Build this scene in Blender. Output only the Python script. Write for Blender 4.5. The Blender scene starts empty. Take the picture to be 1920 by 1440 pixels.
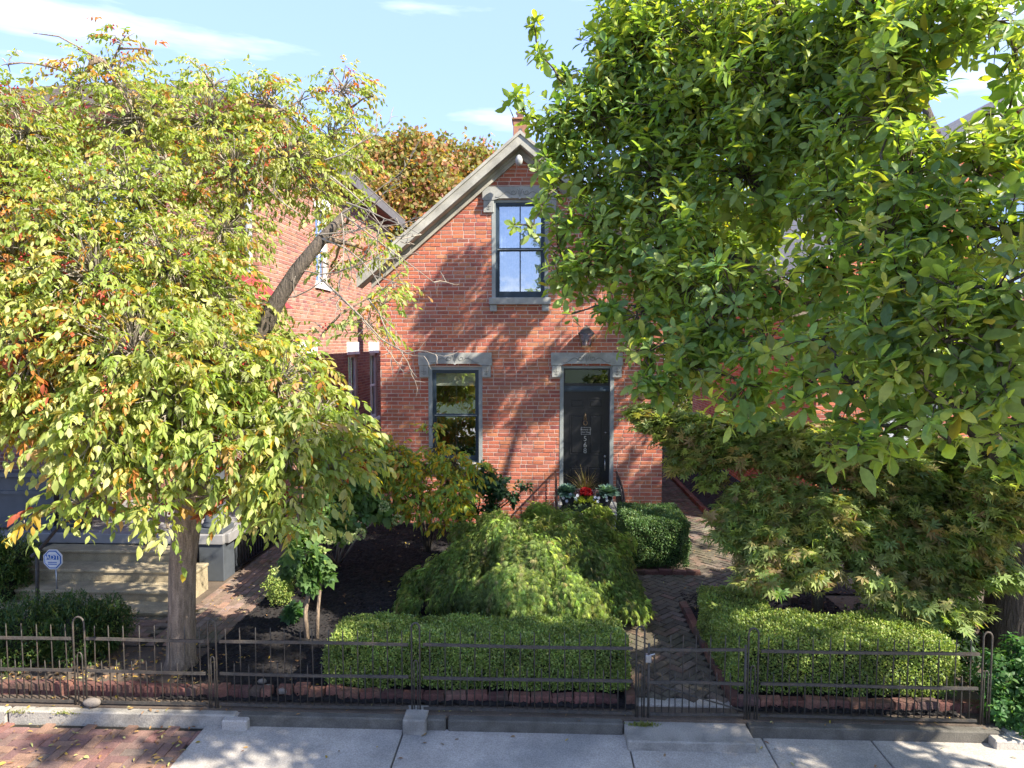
import bpy, bmesh, math, random
import numpy as np
from mathutils import Vector, Matrix, Euler

random.seed(7)
rng = np.random.default_rng(11)
R = math.radians
scene = bpy.context.scene
COL = scene.collection

# ------------------------------------------------------------------ camera
CAMZ, PITCH, YAW, FPX = 3.45, 3.5, 2.3, 1300.0
cam = bpy.data.cameras.new('camera')
cam.sensor_width = 36.0
cam.lens = FPX / 1920.0 * 36.0
cam.clip_start = 0.1
cam.clip_end = 2000.0
cam_ob = bpy.data.objects.new('camera', cam)
COL.objects.link(cam_ob)
cam_ob.location = (0, 0, CAMZ)
cam_ob.rotation_euler = (R(90 - PITCH), 0, R(YAW))
scene.camera = cam_ob
CR = Euler((R(90 - PITCH), 0, R(YAW))).to_matrix()

# ------------------------------------------------------------------ sky and sun
SUN = Vector((0.65, -0.36, 0.67)).normalized()
world = bpy.data.worlds.new('World')
scene.world = world
world.use_nodes = True
nt = world.node_tree
for n in list(nt.nodes):
    nt.nodes.remove(n)
wo = nt.nodes.new('ShaderNodeOutputWorld')
bg = nt.nodes.new('ShaderNodeBackground')
sky = nt.nodes.new('ShaderNodeTexSky')
sky.sky_type = 'NISHITA'
sky.sun_disc = False
sky.sun_elevation = math.asin(SUN.z)
sky.sun_rotation = math.atan2(SUN.x, SUN.y)
sky.air_density = 1.0
sky.dust_density = 0.6
sky.ozone_density = 2.0
tc = nt.nodes.new('ShaderNodeTexCoord')
mp = nt.nodes.new('ShaderNodeMapping')
mp.inputs['Rotation'].default_value = (0.0, R(28), 0.0)
mp.inputs['Scale'].default_value = (1.5, 1.5, 9.0)
mp.inputs['Location'].default_value = (3.3, 1.82, 3.95)
nz = nt.nodes.new('ShaderNodeTexNoise')
nz.inputs['Scale'].default_value = 1.6
nz.inputs['Detail'].default_value = 9
nz.inputs['Roughness'].default_value = 0.55
rp = nt.nodes.new('ShaderNodeValToRGB')
rp.color_ramp.elements[0].position = 0.55
rp.color_ramp.elements[1].position = 0.80
mx = nt.nodes.new('ShaderNodeMixRGB')
mx.inputs[2].default_value = (2.3, 2.45, 2.7, 1)
hs = nt.nodes.new('ShaderNodeMath'); hs.operation = 'MULTIPLY'; hs.inputs[1].default_value = 0.85
nt.links.new(tc.outputs['Generated'], mp.inputs[0])
nt.links.new(mp.outputs[0], nz.inputs[0])
nt.links.new(nz.outputs[0], rp.inputs[0])
nt.links.new(rp.outputs[0], hs.inputs[0])
nt.links.new(hs.outputs[0], mx.inputs[0])
air = nt.nodes.new('ShaderNodeMixRGB'); air.inputs[0].default_value = 0.88
air.inputs[2].default_value = (0.60, 0.85, 1.72, 1)
nt.links.new(sky.outputs[0], air.inputs[1])
nt.links.new(air.outputs[0], mx.inputs[1])
nt.links.new(mx.outputs[0], bg.inputs[0])
nt.links.new(bg.outputs[0], wo.inputs[0])
bg.inputs[1].default_value = 0.15
sun = bpy.data.lights.new('sun', 'SUN')
sun.energy = 2.55
sun.angle = R(0.55)
sun.color = (1.0, 0.93, 0.82)
sun_ob = bpy.data.objects.new('sun', sun)
COL.objects.link(sun_ob)
sun_ob.rotation_euler = SUN.to_track_quat('Z', 'Y').to_euler()
sun_ob.location = SUN * 40
scene.view_settings.view_transform = 'Standard'
scene.view_settings.look = 'None'
scene.view_settings.exposure = 2.55
scene.view_settings.gamma = 1.0
scene.render.engine = 'CYCLES'
scene.cycles.max_bounces = 9
scene.cycles.diffuse_bounces = 6
scene.cycles.transparent_max_bounces = 8
scene.cycles.sample_clamp_indirect = 10.0

# ------------------------------------------------------------------ geometry of the view, used to survey positions
def ray(px, py):
    return CR @ Vector(((px - 960) / FPX, -(py - 720) / FPX, -1.0))
def at(px, py, Y):
    d = ray(px, py); t = Y / d.y
    return Vector((d.x * t, Y, CAMZ + d.z * t))
def gz(px, py, z=0.0):
    d = ray(px, py); t = (z - CAMZ) / d.z
    return Vector((d.x * t, d.y * t, z))
CRI = np.array(CR.transposed())
def project(P):
    q = (P - np.array([0, 0, CAMZ])) @ CRI.T
    z = -q[:, 2]
    zz = np.where(z < 0.05, 0.05, z)
    return 960 + q[:, 0] / zz * FPX, 720 - q[:, 1] / zz * FPX, z

# ------------------------------------------------------------------ materials
MATS = {}
def _nodes(name):
    m = bpy.data.materials.new(name)
    m.use_nodes = True
    n = m.node_tree
    b = n.nodes['Principled BSDF']
    MATS[name] = m
    return m, n, b
def mat(name, col, rough=0.7, var=0.25, scale=6.0, bump=0.0, bscale=60.0, metal=0.0, col2=None, tint=False, spec=0.4, stain=None, sscale=1.5, grime=0.0, stretch=None):
    """a base colour broken by two noises, optional per-piece tint attribute, optional fine bump"""
    m, n, b = _nodes(name)
    L = n.links.new
    g = n.nodes.new('ShaderNodeNewGeometry')
    tn = n.nodes.new('ShaderNodeTexNoise'); tn.inputs['Scale'].default_value = scale; tn.inputs['Detail'].default_value = 8
    pos = g.outputs['Position']
    if stretch:
        sm = n.nodes.new('ShaderNodeVectorMath'); sm.operation = 'MULTIPLY'; sm.inputs[1].default_value = stretch
        L(pos, sm.inputs[0]); pos = sm.outputs[0]
    L(pos, tn.inputs['Vector'])
    r = n.nodes.new('ShaderNodeMapRange'); r.inputs[1].default_value = 0.3; r.inputs[2].default_value = 0.7
    L(tn.outputs[0], r.inputs[0])
    mixc = n.nodes.new('ShaderNodeMixRGB')
    c2 = col2 if col2 else tuple(c * (1 - var) for c in col)
    if tint:
        a = n.nodes.new('ShaderNodeAttribute'); a.attribute_name = 'tint'
        mul = n.nodes.new('ShaderNodeMixRGB'); mul.blend_type = 'MULTIPLY'; mul.inputs[0].default_value = 1
        L(a.outputs['Color'], mul.inputs[1])
        v = 1 - var
        mul.inputs[2].default_value = (v, v, v, 1)
        L(a.outputs['Color'], mixc.inputs[1]); L(mul.outputs[0], mixc.inputs[2])
    else:
        mixc.inputs[1].default_value = (*col, 1); mixc.inputs[2].default_value = (*c2, 1)
    L(r.outputs[0], mixc.inputs[0])
    out = mixc.outputs[0]
    if stain:
        t2 = n.nodes.new('ShaderNodeTexNoise'); t2.inputs['Scale'].default_value = sscale; t2.inputs['Detail'].default_value = 6
        L(g.outputs['Position'], t2.inputs['Vector'])
        r2 = n.nodes.new('ShaderNodeMapRange'); r2.inputs[1].default_value = 0.48; r2.inputs[2].default_value = 0.68
        r2.inputs[4].default_value = stain[3]
        L(t2.outputs[0], r2.inputs[0])
        m2 = n.nodes.new('ShaderNodeMixRGB'); m2.inputs[2].default_value = (*stain[:3], 1)
        L(r2.outputs[0], m2.inputs[0]); L(out, m2.inputs[1]); out = m2.outputs[0]
    if grime:
        t3 = n.nodes.new('ShaderNodeTexNoise'); t3.inputs['Scale'].default_value = 90; t3.inputs['Detail'].default_value = 3
        L(g.outputs['Position'], t3.inputs['Vector'])
        r3 = n.nodes.new('ShaderNodeMapRange'); r3.inputs[1].default_value = 0.35; r3.inputs[2].default_value = 0.65
        r3.inputs[3].default_value = 1 - grime; r3.inputs[4].default_value = 1 + grime
        L(t3.outputs[0], r3.inputs[0])
        m3 = n.nodes.new('ShaderNodeVectorMath'); m3.operation = 'SCALE'
        L(out, m3.inputs[0]); L(r3.outputs[0], m3.inputs['Scale']); out = m3.outputs[0]
    L(out, b.inputs['Base Color'])
    b.inputs['Roughness'].default_value = rough
    b.inputs['Metallic'].default_value = metal
    b.inputs['Specular IOR Level'].default_value = spec
    if bump:
        tb = n.nodes.new('ShaderNodeTexNoise'); tb.inputs['Scale'].default_value = bscale; tb.inputs['Detail'].default_value = 4
        L(pos, tb.inputs['Vector'])
        bp = n.nodes.new('ShaderNodeBump'); bp.inputs['Strength'].default_value = bump; bp.inputs['Distance'].default_value = 0.03 if stretch else 0.01
        L(tb.outputs[0], bp.inputs['Height']); L(bp.outputs[0], b.inputs['Normal'])
    return m
def leafmat(name, rough=0.42, trans=0.35, under=(1.25, 1.2, 1.05), spec=0.35, tboost=(1.5, 1.6, 0.5)):
    m, n, b = _nodes(name)
    L = n.links.new
    a = n.nodes.new('ShaderNodeAttribute'); a.attribute_name = 'tint'
    g = n.nodes.new('ShaderNodeNewGeometry')
    tn = n.nodes.new('ShaderNodeTexNoise'); tn.inputs['Scale'].default_value = 35; tn.inputs['Detail'].default_value = 2
    L(g.outputs['Position'], tn.inputs['Vector'])
    r = n.nodes.new('ShaderNodeMapRange'); r.inputs[3].default_value = 0.75; r.inputs[4].default_value = 1.25
    L(tn.outputs[0], r.inputs[0])
    s = n.nodes.new('ShaderNodeVectorMath'); s.operation = 'SCALE'
    L(a.outputs['Color'], s.inputs[0]); L(r.outputs[0], s.inputs['Scale'])
    # the underside of a leaf is paler and matt
    u = n.nodes.new('ShaderNodeVectorMath'); u.operation = 'MULTIPLY'; u.inputs[1].default_value = under
    L(s.outputs[0], u.inputs[0])
    mu = n.nodes.new('ShaderNodeMixRGB')
    L(g.outputs['Backfacing'], mu.inputs[0]); L(s.outputs[0], mu.inputs[1]); L(u.outputs[0], mu.inputs[2])
    L(mu.outputs[0], b.inputs['Base Color'])
    b.inputs['Roughness'].default_value = rough
    b.inputs['Specular IOR Level'].default_value = spec
    t = n.nodes.new('ShaderNodeBsdfTranslucent')
    tm = n.nodes.new('ShaderNodeVectorMath'); tm.operation = 'MULTIPLY'; tm.inputs[1].default_value = tboost
    L(s.outputs[0], tm.inputs[0]); L(tm.outputs[0], t.inputs[0])
    ms = n.nodes.new('ShaderNodeMixShader'); ms.inputs[0].default_value = trans
    L(b.outputs[0], ms.inputs[1]); L(t.outputs[0], ms.inputs[2])
    L(ms.outputs[0], n.nodes['Material Output'].inputs[0])
    return m
def glassmat(name, refl=0.4, tint=(1, 1, 1)):
    m, n, b = _nodes(name)
    L = n.links.new
    gl = n.nodes.new('ShaderNodeBsdfGlossy'); gl.inputs['Roughness'].default_value = 0.015
    gl.inputs['Color'].default_value = (0.9, 0.95, 1, 1)
    g = n.nodes.new('ShaderNodeNewGeometry')
    tn = n.nodes.new('ShaderNodeTexNoise'); tn.inputs['Scale'].default_value = 2.2
    L(g.outputs['Position'], tn.inputs['Vector'])
    bp = n.nodes.new('ShaderNodeBump'); bp.inputs['Strength'].default_value = 0.25; bp.inputs['Distance'].default_value = 0.02
    L(tn.outputs[0], bp.inputs['Height']); L(bp.outputs[0], gl.inputs['Normal'])
    tr = n.nodes.new('ShaderNodeBsdfTransparent'); tr.inputs[0].default_value = (*tint, 1)
    ms = n.nodes.new('ShaderNodeMixShader'); ms.inputs[0].default_value = refl
    L(tr.outputs[0], ms.inputs[1]); L(gl.outputs[0], ms.inputs[2])
    L(ms.outputs[0], n.nodes['Material Output'].inputs[0])
    return m

M_brick = mat('brick_clay', (0.4, 0.1, 0.07), 0.85, 0.22, 14, 0.5, 110, tint=True, spec=0.2, grime=0.14, stain=(0.24, 0.12, 0.10, 0.42), sscale=1.4)
M_brickN = mat('brick_clay_neighbour', (0.4, 0.1, 0.07), 0.9, 0.2, 8, 0.4, 110, tint=True, spec=0.15, grime=0.14)
M_mortar = mat('mortar', (0.62, 0.48, 0.40), 0.95, 0.3, 5, 0.5, 150, grime=0.15)
M_mortarN = mat('mortar_neighbour', (0.48, 0.36, 0.29), 0.95, 0.3, 5, 0.4, 150, grime=0.1)
M_paver = mat('paver_clay', (0.2, 0.1, 0.07), 0.85, 0.35, 9, 0.6, 80, tint=True, spec=0.25, grime=0.2, stain=(0.060, 0.062, 0.030, 0.6), sscale=1.1)
M_walk = mat('sidewalk_brick_clay', (0.2, 0.1, 0.07), 0.85, 0.3, 9, 0.6, 80, tint=True, spec=0.25, grime=0.2)
M_edge = mat('edging_brick', (0.22, 0.07, 0.05), 0.9, 0.4, 12, 0.7, 60, tint=True, spec=0.2, grime=0.2, stain=(0.10, 0.09, 0.06, 0.5), sscale=4)
M_joint = mat('joint_sand', (0.035, 0.03, 0.022), 1.0, 0.5, 8, 0.5, 100)
M_stone = mat('lintel_stone', (0.38, 0.38, 0.345), 0.85, 0.3, 7, 0.4, 90, grime=0.1, stain=(0.22, 0.22, 0.20, 0.5), sscale=4)
M_carve = mat('carving_dark_line', (0.19, 0.19, 0.175), 0.9, 0.2, 9)  # darker colour of the raised ribbons that draw the carving
M_trimg = mat('painted_trim_grey', (0.29, 0.31, 0.295), 0.6, 0.3, 5, 0.1, 40, grime=.1)
M_rake = mat('weathered_bargeboard', (0.42, 0.40, 0.33), 0.75, 0.45, 3.5, 0.35, 60, grime=0.12)
M_slate = mat('roof_shingle', (0.13, 0.12, 0.12), 0.85, 0.4, 9, 0.6, 40)
M_tanroof = mat('pale_roof_shingle', (0.36, 0.31, 0.26), 0.9, 0.35, 9, 0.7, 25)
M_sash = mat('blue_black_sash', (0.035, 0.055, 0.075), 0.45, 0.25, 8)
M_black = mat('black_paint', (0.011, 0.011, 0.012), 0.38, 0.3, 20, 0.05, 60, spec=0.5)
M_dark = mat('unlit_room_black', (0.010, 0.010, 0.011), 0.9, 0.2, 3)  # near-black colour carries the darkness of unlit rooms
M_curt = mat('lace_curtain', (0.42, 0.50, 0.62), 0.9, 0.3, 11, col2=(0.16, 0.24, 0.36))
M_blind = mat('cream_blind', (0.75, 0.72, 0.55), 0.9, 0.1, 40)
M_brass = mat('aged_brass', (0.25, 0.17, 0.10), 0.45, 0.3, 40, metal=0.7)
M_silver = mat('dull_silver', (0.42, 0.42, 0.42), 0.35, 0.2, 40, metal=0.8)
M_signw = mat('sign_white', (0.7, 0.7, 0.68), 0.5, 0.05, 10)
M_signb = mat('sign_blue', (0.02, 0.13, 0.42), 0.4, 0.1, 10)
M_iron = mat('wrought_iron', (0.075, 0.068, 0.058), 0.6, 0.4, 25, 0.4, 120, metal=0.25, stain=(0.10, 0.075, 0.055, 0.6), sscale=12, grime=0.2)
M_conc = mat('sidewalk_concrete', (0.44, 0.395, 0.335), 0.92, 0.30, 3.1, 0.6, 150, grime=0.20, stain=(0.20, 0.195, 0.18, 0.75), sscale=1.3)
M_kerb = mat('old_kerb_stone', (0.13, 0.118, 0.095), 0.95, 0.4, 6, 0.7, 90, grime=0.18, stain=(0.07, 0.06, 0.045, 0.7), sscale=3)
M_step = mat('gate_step_stone', (0.33, 0.30, 0.25), 0.9, 0.25, 4, 0.5, 90, grime=0.15, stain=(0.13, 0.12, 0.10, 0.6), sscale=4)
M_pstep = mat('porch_step_concrete', (0.38, 0.31, 0.19), 0.95, 0.3, 7, 0.6, 120, grime=0.2, stain=(0.22, 0.18, 0.11, .6), sscale=5)
M_stbounce = mat('pale_street_bounce', (0.44, 0.41, 0.36), 0.9, 0.3, 2, 0.5, 120, grime=0.15)  # unseen street, made pale to bounce fill light under the trees
M_soil = mat('bare_soil', (0.12, 0.09, 0.065), 1.0, 0.4, 4, 0.6, 60, grime=0.2)
M_mulch = mat('dark_mulch', (0.020, 0.017, 0.016), 1.0, 0.5, 30, 0.9, 90, grime=0.3)
M_chip = mat('mulch_chip', (0.03, 0.02, 0.02), 0.95, 0.3, 30, tint=True, spec=0.2)
M_grass = mat('far_grass', (0.05, 0.075, 0.025), 0.95, 0.4, 1.5, 0.5, 60)
M_bark = mat('grey_brown_bark', (0.34, 0.25, 0.17), 0.95, 0.6, 26, 1.0, 46, grime=0.2, stretch=(1, 1, .16))
M_barkd = mat('dark_bark', (0.11, 0.088, 0.066), 0.95, 0.5, 24, 1.0, 42, grime=0.25, stretch=(1, 1, .2))
M_twig = mat('pale_twig', (0.34, 0.29, 0.23), 0.9, 0.4, 14)
M_twigd = mat('brown_twig', (0.10, 0.075, 0.05), 0.9, 0.4, 14)
M_berry = mat('red_berry', (0.38, 0.03, 0.025), 0.35, 0.5, 9)
M_core = mat('hedge_core_shade', (0.018, 0.020, 0.010), 1.0, 0.4, 20)  # shade inside hedges and yews put into a near-black core colour
M_porch = mat('porch_grey_paint', (0.075, 0.085, 0.095), 0.6, 0.25, 6, 0.1, 60)
M_pfloor = mat('porch_floor_paint', (0.27, 0.26, 0.25), 0.6, 0.25, 6, 0.1, 60)
M_cwhite = mat('white_trim', (0.78, 0.77, 0.74), 0.6, 0.1, 6)
M_redmetal = mat('red_metal_roof', (0.30, 0.04, 0.035), 0.5, 0.3, 4)
M_wood = mat('orange_wood', (0.50, 0.22, 0.06), 0.5, 0.3, 12)
M_mat = mat('coir_mat', (0.42, 0.24, 0.10), 0.95, 0.3, 40)
M_pot = mat('planter_box_dark', (0.035, 0.035, 0.035), 0.8, 0.3, 20)
M_rock = mat('pale_rock', (0.25, 0.21, 0.17), 0.9, 0.4, 15, 0.6, 60)
M_clay = mat('chimney_clay', (0.36, 0.17, 0.10), 0.85, 0.35, 9, 0.4, 60)
M_leaf = leafmat('leaf_thin', 0.5, 0.45)
M_leafm = leafmat('leaf_magnolia', 0.42, 0.5, under=(1.5, 1.4, 1.2), spec=0.35, tboost=(1.9, 1.75, 0.4))
M_leafb = leafmat('leaf_box', 0.5, 0.30, tboost=(1.3, 1.4, 0.5))
M_petal = leafmat('petal', 0.6, 0.2, under=(1, 1, 1), tboost=(1, 1, 1))
M_dry = mat('dry_leaf', (0.3, 0.2, 0.1), 0.9, 0.25, 30, tint=True, spec=0.2)
M_glass = glassmat('window_glass_sky', 0.42)
M_glassd = glassmat('window_glass_dark', 0.42, (0.8, 0.85, 0.85))
M_glasst = glassmat('transom_glass', 0.14, (0.7, 0.7, 0.7))
M_lampg = glassmat('lantern_glass', 0.25, (0.9, 0.8, 0.72))

# ------------------------------------------------------------------ object helpers
def wloc(o):
    v = Vector((0, 0, 0))
    while o is not None:
        v += o.location; o = o.parent
    return v
def tag(o, label=None, cat=None, group=None, kind=None):
    if label: o['label'] = label
    if cat: o['category'] = cat
    if group: o['group'] = group
    if kind: o['kind'] = kind
    return o
def thing(name, label, cat, loc=(0, 0, 0), group=None):
    o = bpy.data.objects.new(name, None); o.empty_display_size = 0.1
    COL.objects.link(o); o.location = loc
    return tag(o, label, cat, group)
def link(name, me, parent=None):
    o = bpy.data.objects.new(name, me); COL.objects.link(o)
    if parent is not None: o.parent = parent
    return o

class MB:
    """collects polygons in world coordinates and links them as one mesh object"""
    def __init__(s): s.v = []; s.f = []; s.sm = []
    def add(s, vs, fs, smooth=False):
        n = len(s.v); s.v += [tuple(p) for p in vs]; s.f += [tuple(i + n for i in f) for f in fs]; s.sm += [smooth] * len(fs)
        return s
    def box(s, x0, x1, y0, y1, z0, z1):
        return s.add([(x, y, z) for z in (z0, z1) for y in (y0, y1) for x in (x0, x1)],
                     [(0, 2, 3, 1), (4, 5, 7, 6), (0, 1, 5, 4), (2, 6, 7, 3), (0, 4, 6, 2), (1, 3, 7, 5)])
    def bbox(s, x0, x1, y0, y1, z0, z1, b=0.01):
        """a box with chamfered edges"""
        bm = bmesh.new()
        bmesh.ops.create_cube(bm, size=1)
        for v in bm.verts:
            v.co = Vector((x0 + (v.co.x + .5) * (x1 - x0), y0 + (v.co.y + .5) * (y1 - y0), z0 + (v.co.z + .5) * (z1 - z0)))
        bmesh.ops.bevel(bm, geom=bm.edges[:], offset=b, segments=1, affect='EDGES')
        bm.verts.index_update()
        s.add([v.co for v in bm.verts], [[v.index for v in f.verts] for f in bm.faces]); bm.free()
        return s
    def obox(s, c, ax, ay, az):
        c, ax, ay, az = Vector(c), Vector(ax), Vector(ay), Vector(az)
        return s.add([c + ax * i + ay * j + az * k for k in (-1, 1) for j in (-1, 1) for i in (-1, 1)],
                     [(0, 2, 3, 1), (4, 5, 7, 6), (0, 1, 5, 4), (2, 6, 7, 3), (0, 4, 6, 2), (1, 3, 7, 5)])
    def tube(s, pts, rad, n=8, caps=True, smooth=True):
        pts = [Vector(p) for p in pts]
        if not hasattr(rad, '__len__'): rad = [rad] * len(pts)
        base = len(s.v); prev = None
        for i, p in enumerate(pts):
            t = (pts[min(i + 1, len(pts) - 1)] - pts[max(i - 1, 0)])
            t = t.normalized() if t.length > 1e-9 else Vector((0, 0, 1))
            if prev is None:
                u = t.orthogonal().normalized()
            else:
                u = prev - t * prev.dot(t)
                u = u.normalized() if u.length > 1e-6 else t.orthogonal().normalized()
            prev = u; w = t.cross(u)
            for k in range(n):
                a = 2 * math.pi * k / n
                s.v.append(tuple(p + (u * math.cos(a) + w * math.sin(a)) * rad[i]))
        for i in range(len(pts) - 1):
            for k in range(n):
                a = base + i * n + k; b = base + i * n + (k + 1) % n
                s.f.append((a, b, b + n, a + n)); s.sm.append(smooth)
        if caps:
            s.f.append(tuple(base + k for k in range(n))[::-1]); s.sm.append(False)
            e = base + (len(pts) - 1) * n
            s.f.append(tuple(e + k for k in range(n))); s.sm.append(False)
        return s
    def lathe(s, c, prof, n=16, smooth=True):
        base = len(s.v); c = Vector(c)
        for r, z in prof:
            for k in range(n):
                a = 2 * math.pi * k / n
                s.v.append((c.x + r * math.cos(a), c.y + r * math.sin(a), c.z + z))
        for i in range(len(prof) - 1):
            for k in range(n):
                a = base + i * n + k; b = base + i * n + (k + 1) % n
                s.f.append((a, b, b + n, a + n)); s.sm.append(smooth)
        s.f.append(tuple(base + k for k in range(n))[::-1]); s.sm.append(False)
        e = base + (len(prof) - 1) * n
        s.f.append(tuple(e + k for k in range(n))); s.sm.append(False)
        return s
    def ball(s, c, r, sub=1, sq=(1, 1, 1), jit=0.0):
        bm = bmesh.new(); bmesh.ops.create_icosphere(bm, subdivisions=sub, radius=1)
        bm.verts.index_update()
        vs = [(c[0] + v.co.x * r * sq[0] * (1 + random.uniform(-jit, jit)), c[1] + v.co.y * r * sq[1] * (1 + random.uniform(-jit, jit)),
               c[2] + v.co.z * r * sq[2] * (1 + random.uniform(-jit, jit))) for v in bm.verts]
        s.add(vs, [[v.index for v in f.verts] for f in bm.faces], True); bm.free()
        return s
    def build(s, name, m, parent=None, kind=None, tint=None):
        off = wloc(parent) if parent is not None else Vector((0, 0, 0))
        me = bpy.data.meshes.new(name)
        me.from_pydata([(a - off.x, b - off.y, c - off.z) for a, b, c in s.v], [], s.f)
        me.polygons.foreach_set('use_smooth', s.sm)
        if tint is not None:
            at_ = me.attributes.new('tint', 'FLOAT_COLOR', 'POINT')
            at_.data.foreach_set('color', np.tile(np.array([*tint, 1.0], dtype=np.float32), len(s.v)))
        me.materials.append(m)
        o = link(name, me, parent)
        if kind: o['kind'] = kind
        return o

def fast_mesh(name, V, F, C, m, smooth=True):
    """V (n,3), F (k,3), C (n,3) arrays"""
    me = bpy.data.meshes.new(name)
    me.vertices.add(len(V)); me.vertices.foreach_set('co', V.astype(np.float32).ravel())
    me.loops.add(F.size); me.loops.foreach_set('vertex_index', F.astype(np.int32).ravel())
    me.polygons.add(len(F)); me.polygons.foreach_set('loop_start', np.arange(0, F.size, F.shape[1], dtype=np.int32))
    me.polygons.foreach_set('use_smooth', np.full(len(F), smooth))
    me.update(calc_edges=True)
    if C is not None:
        a = me.attributes.new('tint', 'FLOAT_COLOR', 'POINT')
        a.data.foreach_set('color', np.c_[C, np.ones(len(C))].astype(np.float32).ravel())
    me.materials.append(m)
    return me

def unit(a):
    return a / np.maximum(np.linalg.norm(a, axis=-1, keepdims=True), 1e-9)
def frames(D, Nh):
    x = unit(D); z = Nh - (Nh * x).sum(1, keepdims=True) * x
    bad = np.linalg.norm(z, axis=1) < 1e-3
    z[bad] = np.cross(x[bad], np.array([0.3, 0.7, 0.2]))
    z = unit(z); y = np.cross(z, x)
    return x, y, z
def leaf_tpl(stations, fold=0.25, curl=0.25):
    """a leaf blade along +x: (t, half width) stations, folded up along the midrib and curled down to the tip"""
    V = [(0, 0, 0)]; F = []
    for t, w in stations:
        z = -curl * t * t
        V += [(t, w, z + fold * w), (t, 0, z), (t, -w, z + fold * w)]
    V.append((1, 0, -curl)); k = len(stations); last = len(V) - 1
    F += [(0, 2, 1), (0, 3, 2)]
    for i in range(k - 1):
        a = 1 + 3 * i; b = a + 3
        F += [(a, a + 1, b), (a + 1, b + 1, b), (a + 1, a + 2, b + 1), (a + 2, b + 2, b + 1)]
    a = 1 + 3 * (k - 1)
    F += [(a, a + 1, last), (a + 1, a + 2, last)]
    return np.array(V, float), np.array(F)
T_mag = leaf_tpl([(0.28, 0.13), (0.6, 0.215), (0.85, 0.15)], 0.35, 0.22)
T_crab = leaf_tpl([(0.3, 0.17), (0.65, 0.17)], 0.35, 0.28)
T_mags = (np.stack([leaf_tpl([(0.28, a), (0.6, b), (0.85, c)], f, q)[0] for a, b, c, f, q in ((.13, .215, .15, .35, .22), (.10, .18, .13, .6, .40), (.15, .24, .16, .15, .10), (.12, .20, .14, .45, -.12), (.14, .20, .10, .3, .55))]), T_mag[1])
T_crabs = (np.stack([leaf_tpl([(0.3, a), (0.65, b)], f, q)[0] for a, b, f, q in ((.17, .17, .35, .28), (.14, .13, .6, .45), (.19, .20, .15, .1), (.15, .18, .4, .6), (.17, .15, .3, -.1))]), T_crab[1])
T_quad = (np.array([(0, 0, 0), (.5, .28, .06), (1, 0, 0), (.5, -.28, .06)]), np.array([(0, 3, 2), (0, 2, 1)]))
T_box = (np.array([(0, 0, 0), (.55, .32, .08), (1, 0, -.05), (.55, -.32, .08)]), np.array([(0, 3, 2), (0, 2, 1)]))
def palm_tpl(n, spread, w, curl=0.2, jag=False):
    V = [(0, 0, 0)]; F = []
    for i in range(n):
        a = (i / (n - 1) - .5) * 2 * spread
        L = 1.0 - 0.4 * abs(i / (n - 1) - .5) * 2
        c, s = math.cos(a), math.sin(a)
        b = len(V)
        for (x, y) in ((.5 * L, w), (L, 0), (.5 * L, -w)):
            V.append((x * c - y * s, x * s + y * c, -curl * x * x))
        F += [(0, b + 1, b), (0, b + 2, b + 1)]
    return np.array(V, float), np.array(F)
T_maple = palm_tpl(7, R(115), 0.11, 0.25)
T_lace = palm_tpl(6, R(42), 0.028, 0.4)
T_broad = palm_tpl(5, R(80), 0.26, 0.25)
T_blade = (np.array([(0, .02, 0), (0, -.02, 0), (.35, .03, .0), (.35, -.03, 0), (.7, .02, -.12), (.7, -.02, -.12), (1, 0, -.35)]),
           np.array([(0, 1, 3), (0, 3, 2), (2, 3, 5), (2, 5, 4), (4, 5, 6)]))

def scatter(name, m, parent, tpl, P, D, Nh, S, W, C, pick=None, kind='stuff', part='leaf', nvar=10, stuffname=None):
    """blades at P along D; those listed in pick become parts of their own, the rest one joined part"""
    P = np.asarray(P, float); n = len(P)
    x, y, z = frames(np.asarray(D, float), np.asarray(Nh, float))
    S = np.broadcast_to(np.asarray(S, float), (n,)); W = np.broadcast_to(np.asarray(W, float), (n,))
    C = np.broadcast_to(np.asarray(C, float), (n, 3))
    tv, tf = tpl
    tk = rng.integers(0, len(tv), n) if tv.ndim == 3 else None
    nv_ = tv.shape[-2]
    off = np.array(wloc(parent)) if parent is not None else np.zeros(3)
    mask = np.ones(n, bool)
    if pick is not None and len(pick):
        mask[pick] = False
    idx = np.nonzero(mask)[0]
    if len(idx):
        TV = tv[tk[idx]] if tk is not None else tv[None]
        sx = (S[idx, None, None] * TV[..., 0:1]) * x[idx, None, :]
        sy = (S[idx, None, None] * W[idx, None, None] * TV[..., 1:2]) * y[idx, None, :]
        sz = (S[idx, None, None] * TV[..., 2:3]) * z[idx, None, :]
        V = (P[idx, None, :] - off + sx + sy + sz).reshape(-1, 3)
        F = (tf[None] + (np.arange(len(idx)) * nv_)[:, None, None]).reshape(-1, tf.shape[1])
        CC = np.repeat(C[idx], nv_, axis=0)
        me = fast_mesh(name, V, F, CC, m)
        o = link(stuffname or name, me, parent)
        if kind: o['kind'] = kind
    if pick is not None and len(pick):
        rep = pick[np.linspace(0, len(pick) - 1, nvar).astype(int)]
        ms = [fast_mesh(part, tv[q % len(tv)] if tk is not None else tv, tf, np.tile(C[r], (nv_, 1)), m) for q, r in enumerate(rep)]
        for i in pick:
            k = int(np.argmin(((C[rep] - C[i]) ** 2).sum(1)))
            o = bpy.data.objects.new(part, ms[k]); COL.objects.link(o); o.parent = parent
            s = S[i]
            o.matrix_local = Matrix(((x[i, 0] * s, y[i, 0] * s * W[i], z[i, 0] * s, P[i, 0] - off[0]),
                                     (x[i, 1] * s, y[i, 1] * s * W[i], z[i, 1] * s, P[i, 1] - off[1]),
                                     (x[i, 2] * s, y[i, 2] * s * W[i], z[i, 2] * s, P[i, 2] - off[2]), (0, 0, 0, 1)))

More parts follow.
